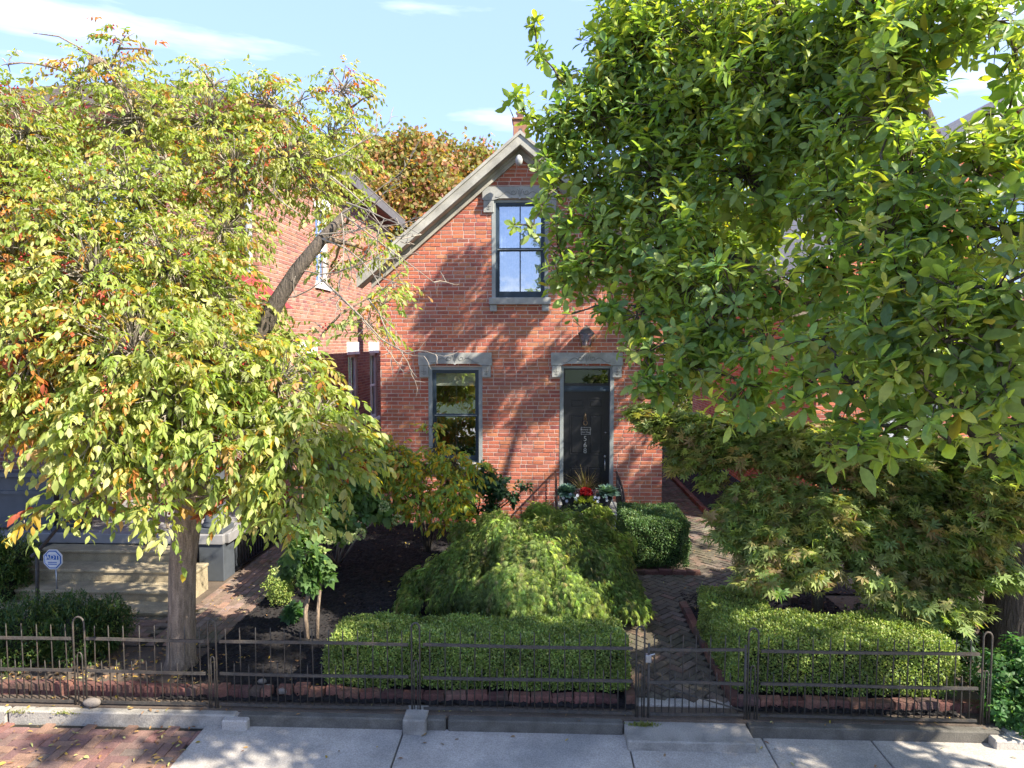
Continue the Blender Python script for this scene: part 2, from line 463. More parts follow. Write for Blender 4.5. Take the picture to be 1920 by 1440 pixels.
def nearest_in_view(P, k, x0=0, x1=1920, y0=0, y1=1440):
    """indices of the k blades that show largest and stand clear in front of the rest of the crown"""
    px, py, z = project(np.asarray(P))
    ok = (px > x0) & (px < x1) & (py > y0) & (py < y1) & (z > 0.5)
    idx = np.nonzero(ok)[0]
    return idx[np.argsort(z[idx])[:k]]

def pal(n, cols, wts, jit=0.18):
    cols = np.array(cols); w = np.array(wts, float); w /= w.sum()
    c = cols[rng.choice(len(cols), n, p=w)]
    return np.clip(c * rng.uniform(1 - jit, 1 + jit, (n, 1)) * rng.uniform(0.93, 1.07, (n, 3)), 0.003, 1)
def rdir(n):
    return unit(rng.normal(size=(n, 3)))

def text(name, s, size, loc, m, parent, extrude=0.002, rot=(R(90), 0, 0)):
    cu = bpy.data.curves.new(name, 'FONT'); cu.body = s; cu.size = size; cu.extrude = extrude
    cu.align_x = 'CENTER'; cu.align_y = 'CENTER'
    t = bpy.data.objects.new(name, cu); COL.objects.link(t)
    dg = bpy.context.evaluated_depsgraph_get()
    me = bpy.data.meshes.new_from_object(t.evaluated_get(dg))
    bpy.data.objects.remove(t)
    me.materials.clear(); me.materials.append(m)
    o = link(name, me, parent)
    o.location = Vector(loc) - wloc(parent); o.rotation_euler = rot
    return o

# ------------------------------------------------------------------ laid pieces: bricks, pavers, slabs
BV = np.array([(-1, -1, -1), (1, -1, -1), (1, 1, -1), (-1, 1, -1), (-1, -1, .6), (1, -1, .6), (1, 1, .6), (-1, 1, .6),
               (-.97, -.94, 1), (.97, -.94, 1), (.97, .94, 1), (-.97, .94, 1)], float)
BF = np.array([(0, 1, 5, 4), (1, 2, 6, 5), (2, 3, 7, 6), (3, 0, 4, 7), (4, 5, 9, 8), (5, 6, 10, 9), (6, 7, 11, 10), (7, 4, 8, 11), (8, 9, 10, 11)])
def blocks(name, m, parent, Cn, AX, AY, AZ, col, pick=(), stuffname=None, nvar=8):
    """bricks or pavers: centre and three half axes each; the picked ones are parts, the rest one joined part"""
    Cn, AX, AY, AZ, col = [np.asarray(a, float) for a in (Cn, AX, AY, AZ, col)]
    n = len(Cn); off = np.array(wloc(parent)) if parent is not None else np.zeros(3)
    mask = np.ones(n, bool); pick = np.asarray(pick, int)
    if len(pick): mask[pick] = False
    idx = np.nonzero(mask)[0]
    if len(idx):
        jit = 1 + rng.uniform(-.015, .015, (len(idx), len(BV), 3))
        b = BV[None] * jit
        V = (Cn[idx, None] - off + b[..., 0:1] * AX[idx, None] + b[..., 1:2] * AY[idx, None] + b[..., 2:3] * AZ[idx, None]).reshape(-1, 3)
        F = (BF[None] + (np.arange(len(idx)) * len(BV))[:, None, None]).reshape(-1, 4)
        o = link(stuffname or name, fast_mesh(name, V, F, np.repeat(col[idx], len(BV), 0), m, False), parent)
        o['kind'] = 'stuff'
    if len(pick):
        rep = pick[np.linspace(0, len(pick) - 1, nvar).astype(int)]
        ms = [fast_mesh(name, BV * (1 + rng.uniform(-.02, .02, BV.shape)), BF, np.tile(col[r], (len(BV), 1)), m, False) for r in rep]
        for i in pick:
            k = int(np.argmin(((col[rep] - col[i]) ** 2).sum(1)))
            o = bpy.data.objects.new(name, ms[k]); COL.objects.link(o); o.parent = parent
            p = Cn[i] - off
            o.matrix_local = Matrix([[AX[i, r], AY[i, r], AZ[i, r], p[r]] for r in range(3)] + [[0, 0, 0, 1]])
    return n

def cells(W, H, holes, top=None, du=None):
    """rectangles of a wall u 0..W, v 0..H round its openings, clipped under top(u)"""
    us = sorted(set([0, W] + [h[0] for h in holes] + [h[1] for h in holes] + (du or [])))
    vs = sorted(set([0, H] + [h[2] for h in holes] + [h[3] for h in holes]))
    out = []
    for a, b in zip(us, us[1:]):
        for c, d in zip(vs, vs[1:]):
            cu, cv = (a + b) / 2, (c + d) / 2
            if any(h[0] < cu < h[1] and h[2] < cv < h[3] for h in holes): continue
            if top is None:
                out.append([(a, c), (b, c), (b, d), (a, d)]); continue
            ta, tb = top(a), top(b)
            if ta <= c and tb <= c: continue
            poly = [(a, c), (b, c)]
            def cut(t0, t1):  # where the slope crosses v = d between a and b
                return a + (b - a) * (d - t0) / (t1 - t0)
            if tb > c and ta > c:
                if tb >= d and ta >= d: poly += [(b, d), (a, d)]
                elif tb >= d: poly += [(b, d), (cut(ta, tb), d), (a, ta)]
                elif ta >= d: poly += [(b, tb), (cut(ta, tb), d), (a, d)]
                else: poly += [(b, tb), (a, ta)]
            elif tb > c:
                u0 = a + (b - a) * (c - ta) / (tb - ta)
                poly = [(u0, c), (b, c)]
                poly += [(b, d), (cut(ta, tb), d)] if tb >= d else [(b, tb)]
            else:
                u0 = a + (b - a) * (c - ta) / (tb - ta)
                poly = [(a, c), (u0, c)]
                poly += [(cut(ta, tb), d), (a, d)] if ta >= d else [(a, ta)]
            out.append(poly)
    return out

BRICKCOLS = [(.47, .150, .085), (.52, .18, .095), (.42, .13, .080), (.55, .22, .115), (.37, .115, .080), (.31, .10, .078), (.49, .17, .11)]
BRICKW = [4, 3.5, 3, 1.2, 1.5, .6, 2]
def brick_wall(parent, O, U, N, W, H, holes, mmortar, mbrick, top=None, npick=0, pickfn=None, cw=.213, ch=.0742, seed=1, cols=BRICKCOLS, wts=BRICKW, du=None, proud=.007):
    """a wall surface: mortar face with its openings, and every brick standing proud of it"""
    O, U, N = Vector(O), Vector(U), Vector(N); Z = Vector((0, 0, 1))
    mb = MB()
    for poly in cells(W, H, holes, top, du):
        pts = [O + U * u + Z * v for u, v in poly]
        mb.add(pts, [tuple(range(len(pts)))])
    for h in holes:    # opening reveals
        a, b, c, d = h; dp = N * -.16
        q = [O + U * a + Z * c, O + U * b + Z * c, O + U * b + Z * d, O + U * a + Z * d]
        for i in range(4):
            p0, p1 = q[i], q[(i + 1) % 4]
            mb.add([p0, p1, p1 + dp, p0 + dp], [(0, 1, 2, 3)])
    wall = mb.build('wall', mmortar, parent)
    rr = random.Random(seed); L = []
    k = 0; v = 0.006
    while v < H:
        u = -(cw / 2 if k % 2 else 0) + rr.uniform(-.02, .02)
        while u < W:
            w = cw * (1 if rr.random() > .07 else .5)
            segs = [(max(u + .007, .0), min(u + w - .007, W))]
            for h in holes:
                if h[2] < v + ch * .6 and h[3] > v + ch * .3:
                    ns = []
                    for s in segs:
                        if s[1] <= h[0] or s[0] >= h[1]: ns.append(s)
                        else:
                            if s[0] < h[0]: ns.append((s[0], h[0]))
                            if s[1] > h[1]: ns.append((h[1], s[1]))
                    segs = ns
            for a, b in segs:
                if b - a < .03: continue
                if top is not None and v + ch > min(top(a), top(b)): 
                    if v + ch > max(top(a), top(b)) + .05: continue
                L.append((a, b, v + rr.uniform(-.0012, .0012)))
            u += w
        v += ch; k += 1
    L = np.array(L); n = len(L)
    cu = (L[:, 0] + L[:, 1]) / 2; cv = L[:, 2] + (ch - .0165) / 2
    U3, N3, Z3, O3 = map(np.array, (U, N, Z, O))
    pr = proud * rng.uniform(.6, 1.25, n)
    Cn = O3 + cu[:, None] * U3 + cv[:, None] * Z3 + (pr / 2 - .004)[:, None] * N3
    AX = ((L[:, 1] - L[:, 0]) / 2)[:, None] * U3
    AY = np.tile((ch - .0165) / 2 * Z3, (n, 1))
    AZ = (pr / 2 + .004)[:, None] * N3
    col = pal(n, cols, wts, .10)
    pick = []
    if npick:
        sc = pickfn(Cn)
        order = np.argsort(sc); pick = [i for i in order if sc[i] < 1e6][:npick]
    blocks('brick', mbrick, parent, Cn, AX, AY, AZ, col, pick, 'brickwork')
    return wall

# ------------------------------------------------------------------ the ground
YF = 6.28            # line of the iron fence
def sheet(name, m, x0, x1, y0, y1, z, nx=1, ny=1, amp=0.0, kind='structure', parent=None):
    xs = np.linspace(x0, x1, nx + 1); ys = np.linspace(y0, y1, ny + 1)
    X, Y = np.meshgrid(xs, ys)
    Z = np.full_like(X, z) + (rng.normal(size=X.shape) * amp if amp else 0)
    V = np.c_[X.ravel(), Y.ravel(), Z.ravel()]
    i = np.arange(nx)[None] + (nx + 1) * np.arange(ny)[:, None]
    F = np.stack([i, i + 1, i + nx + 2, i + nx + 1], -1).reshape(-1, 4)
    o = link(name, fast_mesh(name, V, F, None, m, False), parent)
    if kind: o['kind'] = kind
    return o
sheet('ground', M_grass, -300, 300, -300, 500, -0.36)
sheet('street', M_stbounce, -60, 60, -8, 2.2, -0.30)
mb = MB(); mb.box(-60, 60, 2.2, 2.36, -.4, -.16); tag(mb.build('street_kerb', M_kerb), kind='structure')
sheet('tree_lawn', M_step, -60, 60, 2.36, 4.3, -0.175)  # unseen strip in pale stone colour, added bounce for the fill light
mb = MB(); mb.box(-40, 40, YF - .03, 60, -.4, -.03); tag(mb.build('yard_ground', M_soil), kind='structure')
sheet('mulch_bed', M_mulch, -3.7, .93, YF + .12, 12.98, -.012, 150, 200, .009)
sheet('mulch_bed', M_mulch, 1.85, 3.9, YF + .12, 9.5, -.012, 70, 90, .009)
sheet('mulch_bed', M_mulch, 3.36, 5.4, 9.5, 24, -.012, 40, 120, .008)

# concrete pavement in slabs
walk = thing('sidewalk', None, None); walk['kind'] = 'structure'
ZS = -.14
jx = [gz(385, 1366, ZS), gz(755, 1375, ZS), gz(1180, 1397, ZS), gz(1447, 1416, ZS), gz(1650, 1408, ZS)]
xs = [p.x for p in jx]; x_edge = gz(348, 1402, ZS).x
xs[0] = x_edge
xs += [xs[-1] + 1.5, xs[-1] + 3.0, xs[-1] + 4.5]
for a, b in zip(xs, xs[1:]):
    mb = MB(); mb.bbox(a + .006, b - .006, 4.3, 6.20, -.3, ZS, .008); mb.build('slab', M_conc, walk)
# brick pavement at the left, herringbone
def herring(x0, x1, y0, y1, ang, w, keep):
    out = []; ca, sa = math.cos(ang), math.sin(ang); cx, cy = (x0 + x1) / 2, (y0 + y1) / 2
    K = int(math.hypot(x1 - x0, y1 - y0) / w) + 6
    for r in range(-K, K):
        for c in range(-K, K):
            q = (c - r) % 4
            if q == 0: u, v, d = c + 1.0, r + .5, 0
            elif q == 3: u, v, d = c + .5, r + 1.0, 1
            else: continue
            X = cx + (u * ca - v * sa) * w; Y = cy + (u * sa + v * ca) * w
            if keep(X, Y): out.append((X, Y, ang + (math.pi / 2 if d else 0)))
    return out
def lay(parent, items, z, w, m, cols, wts, npick, name='brick', thick=.05, gap=.006, key=None, tilt=.003):
    A = np.array(items); n = len(A)
    L2, W2 = w - gap / 2, w / 2 - gap / 2
    ux = np.c_[np.cos(A[:, 2]), np.sin(A[:, 2]), rng.uniform(-1, 1, n) * tilt / .1]
    uy = np.c_[-np.sin(A[:, 2]), np.cos(A[:, 2]), rng.uniform(-1, 1, n) * tilt / .1]
    Cn = np.c_[A[:, 0], A[:, 1], np.full(n, z - thick / 2) + rng.uniform(-.003, .003, n)]
    sc = project(Cn)
    vis = (sc[0] > -20) & (sc[0] < 1940) & (sc[1] < 1460) & (sc[1] > 0)
    if key is not None: vis &= key(sc[0], sc[1])
    order = np.argsort(np.where(vis, sc[2], 1e9)); pick = [i for i in order if vis[i]][:npick]
    blocks(name, m, parent, Cn, ux * L2, uy * W2, np.tile((0, 0, thick / 2), (n, 1)), pal(n, cols, wts, .2), pick, name + '_field')
bw = thing('brick_sidewalk', None, None); bw['kind'] = 'structure'
mb = MB(); mb.box(-12, x_edge - .006, 4.3, 6.2, -.3, ZS - .034); mb.build('bedding', M_joint, bw)
lay(bw, herring(-12, x_edge, 4.6, 6.2, R(0), .1, lambda X, Y: -12 < X < x_edge + .04 and 4.3 < Y < 6.14), ZS - .014, .1, M_walk,
    [(.24, .13, .10), (.28, .16, .125), (.19, .115, .095), (.21, .15, .125), (.30, .20, .16)], [3, 2, 2, 2, 1], 300)

# walk from the gate to the door and along the house, herringbone
def in_walk(X, Y):
    if Y < YF + .3: return False
    if Y < 8.9: return .93 < X < 1.82
    if Y < 10.25: return 1.0 < X < 3.30
    return 2.32 < X < 3.30 and Y < 25
gwalk = thing('garden_walk', None, None); gwalk['kind'] = 'structure'
mb = MB()
mb.box(.93, 1.84, YF + .3, 8.9, -.06, -.022); mb.box(.97, 3.34, 8.9, 10.27, -.06, -.022); mb.box(2.30, 3.34, 10.27, 25, -.06, -.022)
mb.build('bedding', M_joint, gwalk)
lay(gwalk, herring(.9, 3.4, YF, 25, R(45), .105, in_walk), -.004, .105, M_paver,
    [(.15, .115, .085), (.13, .105, .075), (.17, .11, .085), (.11, .09, .07), (.15, .135, .09)], [3, 3, 2, 2, 2], 300, gap=.011, tilt=.006)
# neighbour's walk beside the porch
nwalk = thing('side_walk', None, None); nwalk['kind'] = 'structure'
mb = MB(); mb.box(-4.50, -3.72, 7.55, 17, -.06, -.020); mb.box(-8, -4.50, 7.55, 8.55, -.06, -.020); mb.build('bedding', M_joint, nwalk)
items = []
for k in range(8):
    x = -4.45 + k * .1
    for j in range(46):
        items.append((x, 7.65 + j * .2 + (.1 if k % 2 else 0), R(90)))
for k in range(10):
    for j in range(17): items.append((-7.9 + j * .2 + (.1 if k % 2 else 0), 7.6 + k * .1, 0))
lay(nwalk, items, -.002, .1, M_paver, [(.24, .17, .13), (.20, .15, .11), (.28, .17, .12), (.22, .18, .14)], [3, 3, 2, 2], 300)

# stone kerb under the fence, laid in lengths
for a, b, c, lab in ((-9, -5.05, M_step, 'pale worn kerb stone under the iron fence at the brick pavement, far end'),
                     (-5.03, -2.84, M_step, 'pale kerb stone under the fence ending in front of the crabapple trunk'),
                     (-2.82, -.86, M_kerb, 'dark mossy kerb stone beneath the fence left of the square footing block'),
                     (-.84, .77, M_kerb, 'dark kerb stone between the square footing block and the gate step'),
                     (1.905, 4.16, M_kerb, 'dark kerb stone beneath the fence section right of the gate'),
                     (4.18, 8, M_step, 'grey kerb stone in front of the leafy bush')):
    mb = MB(); mb.bbox(a, b, 6.17 + random.uniform(-.005, .005), 6.42, -.3, -.035 + random.uniform(-.004, .004), .012)
    tag(mb.build('kerb_stone', c), lab, 'kerb stone', 'kerb stones under the iron fence')
p = gz(778, 1372, ZS)
mb = MB(); mb.bbox(p.x - .105, p.x + .105, 6.09, 6.36, -.3, .0, .012)
tag(mb.build('footing_block', M_step), 'square pale concrete footing block below the fence loop post in front of the long hedge', 'footing block', 'fence footing blocks')
p2 = gz(412, 1362, ZS)
mb = MB(); mb.bbox(-2.94, -2.70, 6.10, 6.36, -.3, -.05, .012)
tag(mb.build('footing_block', M_conc), 'low grey footing block where brick pavement meets concrete', 'footing block', 'fence footing blocks')
mb = MB(); mb.bbox(4.02, 4.30, 6.07, 6.30, -.3, -.06, .012)
tag(mb.build('footing_block', M_conc), 'grey footing block at the far right end of the kerb', 'footing block', 'fence footing blocks')
mb = MB(); mb.bbox(.78, 1.90, 5.93, 6.46, -.3, -.055, .012)
tag(mb.build('gate_step', M_step), 'worn pale stone step in front of the iron gate', 'step')
mb = MB(); mb.bbox(.93, 1.84, 6.47, 6.60, -.1, -.008, .008)
tag(mb.build('threshold_slab', M_conc), 'narrow grey concrete strip just inside the iron gate', 'slab')

# brick edging inside the fence
def edging(label, items, h=.078, npick=300):
    e = thing('brick_edging', label, 'brick edging', (items[0][0], items[0][1], 0), 'brick edgings of the beds')
    n = len(items); A = np.array(items, float)
    ux = np.c_[np.cos(A[:, 2]), np.sin(A[:, 2]), rng.uniform(-.06, .06, n)]
    uy = np.c_[-np.sin(A[:, 2]), np.cos(A[:, 2]), rng.uniform(-.05, .05, n)]
    hz = h * A[:, 3]
    Cn = np.c_[A[:, 0], A[:, 1], hz / 2 - .02]
    blocks('brick', M_edge, e, Cn, ux * (A[:, 4] / 2)[:, None], uy * .048, np.c_[rng.uniform(-.006, .006, n), rng.uniform(-.006, .006, n), hz / 2 + .02],
           pal(n, [(.19, .085, .065), (.15, .075, .06), (.22, .11, .08), (.14, .09, .075)], [3, 2, 2, 1], .2), list(range(n))[:npick])
    return e
def run(x0, x1, y, step=.105, L=.097, jit=.008, hh=1.0):
    it = []; x = x0
    while x < x1:
        it.append((x, y + random.uniform(-jit, jit), random.uniform(-.07, .07), hh * random.uniform(.8, 1.12), L)); x += step
    return it
edging('red brick edging set on end behind the left-hand iron fence', run(-7.6, -2.62, YF + .22))
edging('uneven low brick edging between the crabapple and the long hedge', run(-2.50, -1.9, YF + .27, .16, .14, .03, .8))
edging('low red brick edging along the front of the long box hedge', run(-1.85, .84, YF + .24, .208, .2, .005, .62))
edging('red brick edging in front of the right-hand box hedge', run(2.0, 4.1, YF + .24, .208, .2, .005, .75))
def runy(x, y0, y1, hh=.7):
    it = []; y = y0
    while y < y1:
        it.append((x + random.uniform(-.005, .005), y, R(90) + random.uniform(-.03, .03), hh, .2)); y += .208
    return it
edging('long brick edging down the right side of the gate walk', runy(1.88, YF + .3, 8.9))
edging('brick edging along the outer side of the passage beside the house', runy(3.36, 9.2, 22, .9))
edging('brick edging between the mulch and the left of the gate walk', runy(.885, YF + .3, 8.2))
edging('low brick edging around the foot of the small square hedge', run(1.25, 2.35, 10.22, .208, .2, .004, .75) )

# ------------------------------------------------------------------ the brick cottage
YH = 13.0
XL, XR = at(713, 640, YH).x, at(1243, 700, YH).x
XM = (XL + XR) / 2
apex = at(978, 258, YH)
ZA = apex.z - .02
pL = at(742, 466, YH)
SL = (ZA - pL.z) / (XM - pL.x)        # roof pitch
def rooftop(u):
    return ZA - abs(u + XL - XM) * SL - .30
house = thing('brick_cottage', 'small red brick cottage with steep gable and black front door', 'house', (XM, YH, 0))
def fr(x0, y0, x1, y1):
    a = at(x0, y0, YH); b = at(x1, y1, YH)
    return (a.x, b.x, b.z, a.z)
up = fr(929, 376, 1021, 558); lo = fr(810, 690, 898, 868); dr = fr(1057, 687, 1142, 980)
ZST = .44            # top of the stoop
dr = (dr[0], dr[1], ZST, dr[3])
holes = [(r[0] - XL - e, r[1] - XL + e, r[2], r[3] + .02) for r, e in ((up, .07), (lo, .07), (dr, .07))]
def clear_bricks(C):
    px, py, z = project(C)
    vis = (px > 760) & (px < 1060) & (py > 340) & (py < 900)
    d = np.hypot((px - 930) / 1.0, (py - 660) / 1.15)
    return np.where(vis, d, 1e9)
brick_wall(house, (XL, YH, -.05), (1, 0, 0), (0, -1, 0), XR - XL, ZA + .05, [(a, b, c + .05, d + .05) for a, b, c, d in holes],
           M_mortar, M_brick, top=lambda u: rooftop(u) + .05, npick=300, pickfn=clear_bricks, du=[XM - XL], seed=3)
DEP = 9.0
brick_wall(house, (XR, YH, -.05), (0, 1, 0), (1, 0, 0), DEP, rooftop(0) + .12, [], M_mortar, M_brick, seed=5)
brick_wall(house, (XL, YH + DEP, -.05), (0, -1, 0), (-1, 0, 0), DEP, rooftop(0) + .12, [], M_mortar, M_brick, seed=6)
mb = MB(); mb.add([(XL, YH + DEP, 0), (XR, YH + DEP, 0), (XR, YH + DEP, rooftop(XR - XL)), (XM, YH + DEP, ZA - .3), (XL, YH + DEP, rooftop(0))], [(0, 1, 2, 3, 4)])
mb.build('rear_wall', M_mortar, house)
# roof and barge boards
OVH = .34
def rk(side, s, dz, y):     # point on the rake: s metres along x from the ridge, dz above the roof line
    return (XM + side * s, y, ZA - s * SL + dz)
SX = (XR - XL) / 2 + .34
mb = MB()
for sd in (-1, 1):
    q = [rk(sd, 0, .03, YH - OVH), rk(sd, SX, .03, YH - OVH), rk(sd, SX, .03, YH + DEP + .3), rk(sd, 0, .03, YH + DEP + .3)]
    q2 = [(x, y, z - .05) for x, y, z in q]
    mb.add(q + q2, [(0, 1, 2, 3), (7, 6, 5, 4), (0, 4, 5, 1), (1, 5, 6, 2), (2, 6, 7, 3), (3, 7, 4, 0)])
mb.build('roof', M_slate, house)
def board(side, y0, y1, dz0, dz1, name, m, s0=0.0, s1=None):
    s1 = s1 or SX
    mb = MB(); a = []
    for y in (y0, y1):
        a += [rk(side, s0, dz0, y), rk(side, s1, dz0, y), rk(side, s1, dz1, y), rk(side, s0, dz1, y)]
    mb.add(a, [(0, 1, 2, 3), (7, 6, 5, 4), (0, 4, 5, 1), (1, 5, 6, 2), (2, 6, 7, 3), (3, 7, 4, 0)])
    return mb.build(name, m, house)
for sd in (-1, 1):
    board(sd, YH - OVH - .03, YH - OVH + .0, -.20, .035, 'bargeboard', M_rake)
    board(sd, YH - OVH - .055, YH - OVH - .032, -.02, .045, 'crown_moulding', M_rake)
    board(sd, YH - OVH + .002, YH - .02, -.21, -.18, 'soffit', M_rake, s1=SX - .02)
    board(sd, YH - .075, YH - .010, -.36, -.212, 'frieze_board', M_rake, s1=SX - .2)
    board(sd, YH - .10, YH - .077, -.27, -.214, 'bed_moulding', M_rake, s1=SX - .25)
mb = MB(); mb.tube([rk(1, 0, .05, YH - OVH - .02), rk(1, 0, .05, YH + DEP + .3)], .035, 6); mb.build('ridge_cap', M_slate, house)
c = at(973, 296, YH - OVH - .06)
mb = MB(); mb.lathe((c.x, c.y, c.z - .10), [(.02, -.04), (.055, 0), (.07, .06), (.05, .12), (.02, .15)], 12); mb.build('gable_pendant', M_stone, house)
c = at(976, 240, 16.0)
ch_ = MB(); ch_.bbox(c.x - .16, c.x + .16, 15.8, 16.2, ZA - .5, c.z + .12, .01); chim = ch_.build('chimney', M_clay, house)
mb = MB(); mb.bbox(c.x - .19, c.x + .19, 15.77, 16.23, c.z + .122, c.z + .17, .01); mb.build('chimney_cap', M_clay, chim)
mb = MB(); mb.lathe((c.x, 16, c.z + .172), [(.08, 0), (.08, .13), (.11, .14), (.11, .17)], 12); mb.build('flue_pipe', M_silver, chim)
# stone lintels with scrolls drawn as raised dark ribbons
def ribbon(mb, pts, y, w=.006):
    P = [Vector(p) for p in pts]
    mb.tube([(p.x, y, p.y) for p in P], w, 4, False)
def scroll(cx, cz, s, sd):
    pts = []
    for i in range(26):
        a = i / 25 * 2.2 * math.pi; r = s * (.10 + .24 * (1 - i / 25))
        pts.append((cx + sd * (s * .75 + r * math.cos(a + 2.6)), cz + r * math.sin(a + 2.6)))
    tail = [(cx + sd * s * (.95 + 1.9 * t), cz - s * .30 + s * .42 * math.sin(t * 5.2) * (1 - .5 * t)) for t in np.linspace(0, 1, 14)]
    return pts, tail
def lintel(r, a, corner, label=None):
    x0, x1, z0, z1 = r
    mb = MB()
    # slab whose underside rises slightly over the opening
    e = .03; xc = (x0 + x1) / 2; cx0, cx1 = corner
    prof = [(x0, z0), (cx0, z0), (cx0 + .10, z0 + e), (xc - .03, z0 + e), (xc, z0 + e - .02), (xc + .03, z0 + e), (cx1 - .10, z0 + e), (cx1, z0), (x1, z0), (x1, z1), (x0, z1)]
    n = len(prof); yf, yb = YH - .055, YH + .10
    mb.add([(x, yf, z) for x, z in prof] + [(x, yb, z) for x, z in prof],
           [tuple(range(n)), tuple(range(n, 2 * n))[::-1]] + [(i, (i + n), (i + 1) % n + n, (i + 1) % n) for i in range(n)])
    lt = mb.build('lintel', M_stone, house)
    cv = MB(); zc = (z0 + z1) / 2 + .012; s = (x1 - x0) * .115
    for sd in (-1, 1):
        for pl in scroll(xc, zc, s, sd): ribbon(cv, pl, yf - .001)
        ribbon(cv, [(xc + sd * .02, zc - .04), (xc + sd * .03, zc + .03), (xc + sd * .05, zc + .06)], yf - .001)
    ribbon(cv, [(xc, zc - .07), (xc, zc + .07)], yf - .001, .007)
    cv.build('carving', M_carve, lt)
    for cx, sd in ((cx0, -1), (cx1, 1)):
        bx = (x0 + .015, cx0) if sd < 0 else (cx1, x1 - .015)
        m2 = MB(); m2.bbox(bx[0], bx[1], YH - .048, YH + .02, z0 - .225, z0 - .003, .006); m2.build('corner_block', M_stone, lt)
        m3 = MB(); xm = (bx[0] + bx[1]) / 2; zm = z0 - .11
        ribbon(m3, [(xm, zm - .07), (xm, zm + .07)], YH - .049); ribbon(m3, [(xm - .045, zm + .0), (xm - .02, zm - .012), (xm, zm), (xm + .02, zm - .012), (xm + .045, zm)], YH - .049)
        ribbon(m3, [(xm - .03, zm - .045), (xm, zm - .06), (xm + .03, zm - .045)], YH - .049)
        m3.build('carving', M_carve, lt)
    return lt
lr = fr(905, 351, 1045, 375); lintel(lr, 0, (at(926, 375, YH).x, at(1024, 375, YH).x))
lr = fr(785, 661, 922, 685); lintel(lr, 0, (at(804, 685, YH).x, at(904, 685, YH).x))
lr = fr(1033, 661, 1167, 685); lintel(lr, 0, (at(1052, 685, YH).x, at(1148, 685, YH).x))
def casing(r, name, w=.07, y0=YH - .012, y1=YH + .15, bottom=False, parent=None):
    x0, x1, z0, z1 = r; mb = MB()
    mb.box(x0 - w, x0, y0, y1, z0, z1 + .018); mb.box(x1, x1 + w, y0, y1, z0, z1 + .018); mb.box(x0 + .001, x1 - .001, y0 + .02, y1, z1 - .035, z1 + .016)
    return mb.build(name, M_trimg, parent)
def sash_window(r, split, divided, glass, y=YH + .05, label=None):
    x0, x1, z0, z1 = r; zs = z0 + (z1 - z0) * split; xc = (x0 + x1) / 2
    w = MB(); t = .035
    w.box(x0, x0 + t, y - .02, y + .10, z0, z1 - .036); w.box(x1 - t, x1, y - .02, y + .10, z0, z1 - .036)
    w.box(x0 + t, x1 - t, y - .02, y + .10, z1 - t - .036, z1 - .036); w.box(x0 + t, x1 - t, y - .02, y + .10, z0, z0 + t)
    win = w.build('window', M_sash, house)
    if label: win['label'] = label
    casing(r, 'casing', parent=win)
    for (a, b, yy) in ((zs, z1 - t - .037, y), (z0 + t + .001, zs, y + .036)):
        s = MB(); k = .035; bt = .085 if a < zs else .03; xa, xb = x0 + t + .001, x1 - t - .001
        s.box(xa, xa + k, yy, yy + .03, a, b); s.box(xb - k, xb, yy, yy + .03, a, b)
        s.box(xa + k, xb - k, yy, yy + .03, b - .03, b); s.box(xa + k, xb - k, yy, yy + .03, a, a + bt)
        s.build('sash', M_sash, win)
        if divided:
            mu = MB(); mu.box(xc - .011, xc + .011, yy + .004, yy + .026, a + bt, b - .03); mu.build('muntin', M_sash, win)
        for (u0, u1) in (((xa + k, xc - .011), (xc + .011, xb - k)) if divided else ((xa + k, xb - k),)):
            g = MB(); g.add([(u0, yy + .015, a + bt), (u1, yy + .015, a + bt), (u1, yy + .015, b - .03), (u0, yy + .015, b - .03)], [(0, 1, 2, 3)])
            g.build('pane', glass, win)
    lip = MB(); lip.box(x0 + t, x1 - t, y - .015, y - .001, zs - .008, zs + .008); lip.build('meeting_rail', M_trimg, win)
    rm = MB(); d = .5    # room box behind, its dimness put into a near-black colour
    rm.add([(x0, y + .10, z0), (x1, y + .10, z0), (x1, y + .10, z1), (x0, y + .10, z1), (x0, y + d, z0), (x1, y + d, z0), (x1, y + d, z1), (x0, y + d, z1)],
           [(4, 5, 6, 7), (0, 4, 7, 3), (1, 2, 6, 5), (0, 1, 5, 4), (3, 7, 6, 2)])
    rm.build('room', M_dark, win)
    return win, xc, zs
win, xc, zs = sash_window(up, .50, True, M_glass, label='upper window with blue reflecting panes and lace curtain')
cu = MB(); n = 40; V = []; 
for j in (0, 1):
    for i in range(n + 1):
        x = up[0] + .04 + (up[1] - up[0] - .08) * i / n
        V.append((x, YH + .17 + .012 * math.sin(i * 1.9), up[2] + .04 if j == 0 else up[3] - .08))
cu.add(V, [(i, i + 1, i + n + 2, i + n + 1) for i in range(n)], True); cu.build('curtain', M_curt, win)
sill = fr(917, 559, 1033, 571)
mb = MB(); mb.bbox(sill[0], sill[1], YH - .09, YH + .1, sill[2], up[2] - .001, .008); so = mb.build('sill', M_stone, win)
for a, b in ((919, 932), (1016, 1029)):
    q = fr(a, 571, b, 584); mb = MB(); mb.bbox(q[0], q[1], YH - .06, YH + .02, q[2], sill[2] - .002, .006); mb.build('sill_bracket', M_stone, house)
win2, xc, zs = sash_window(lo, .50, False, M_glassd, label='lower window with cream blind drawn a little way down')
z_b = at(850, 724, YH).z
mb = MB(); mb.add([(lo[0] + .05, YH + .145, z_b), (lo[1] - .05, YH + .145, z_b), (lo[1] - .05, YH + .145, lo[3] - .06), (lo[0] + .05, YH + .145, lo[3] - .06)], [(0, 1, 2, 3)])
mb.build('blind', M_blind, win2)
mb = MB(); mb.box(xc - .012, xc + .012, YH + .148, YH + .16, lo[2], lo[3] - .06); mb.build('curtain_pull', M_sash, win2)
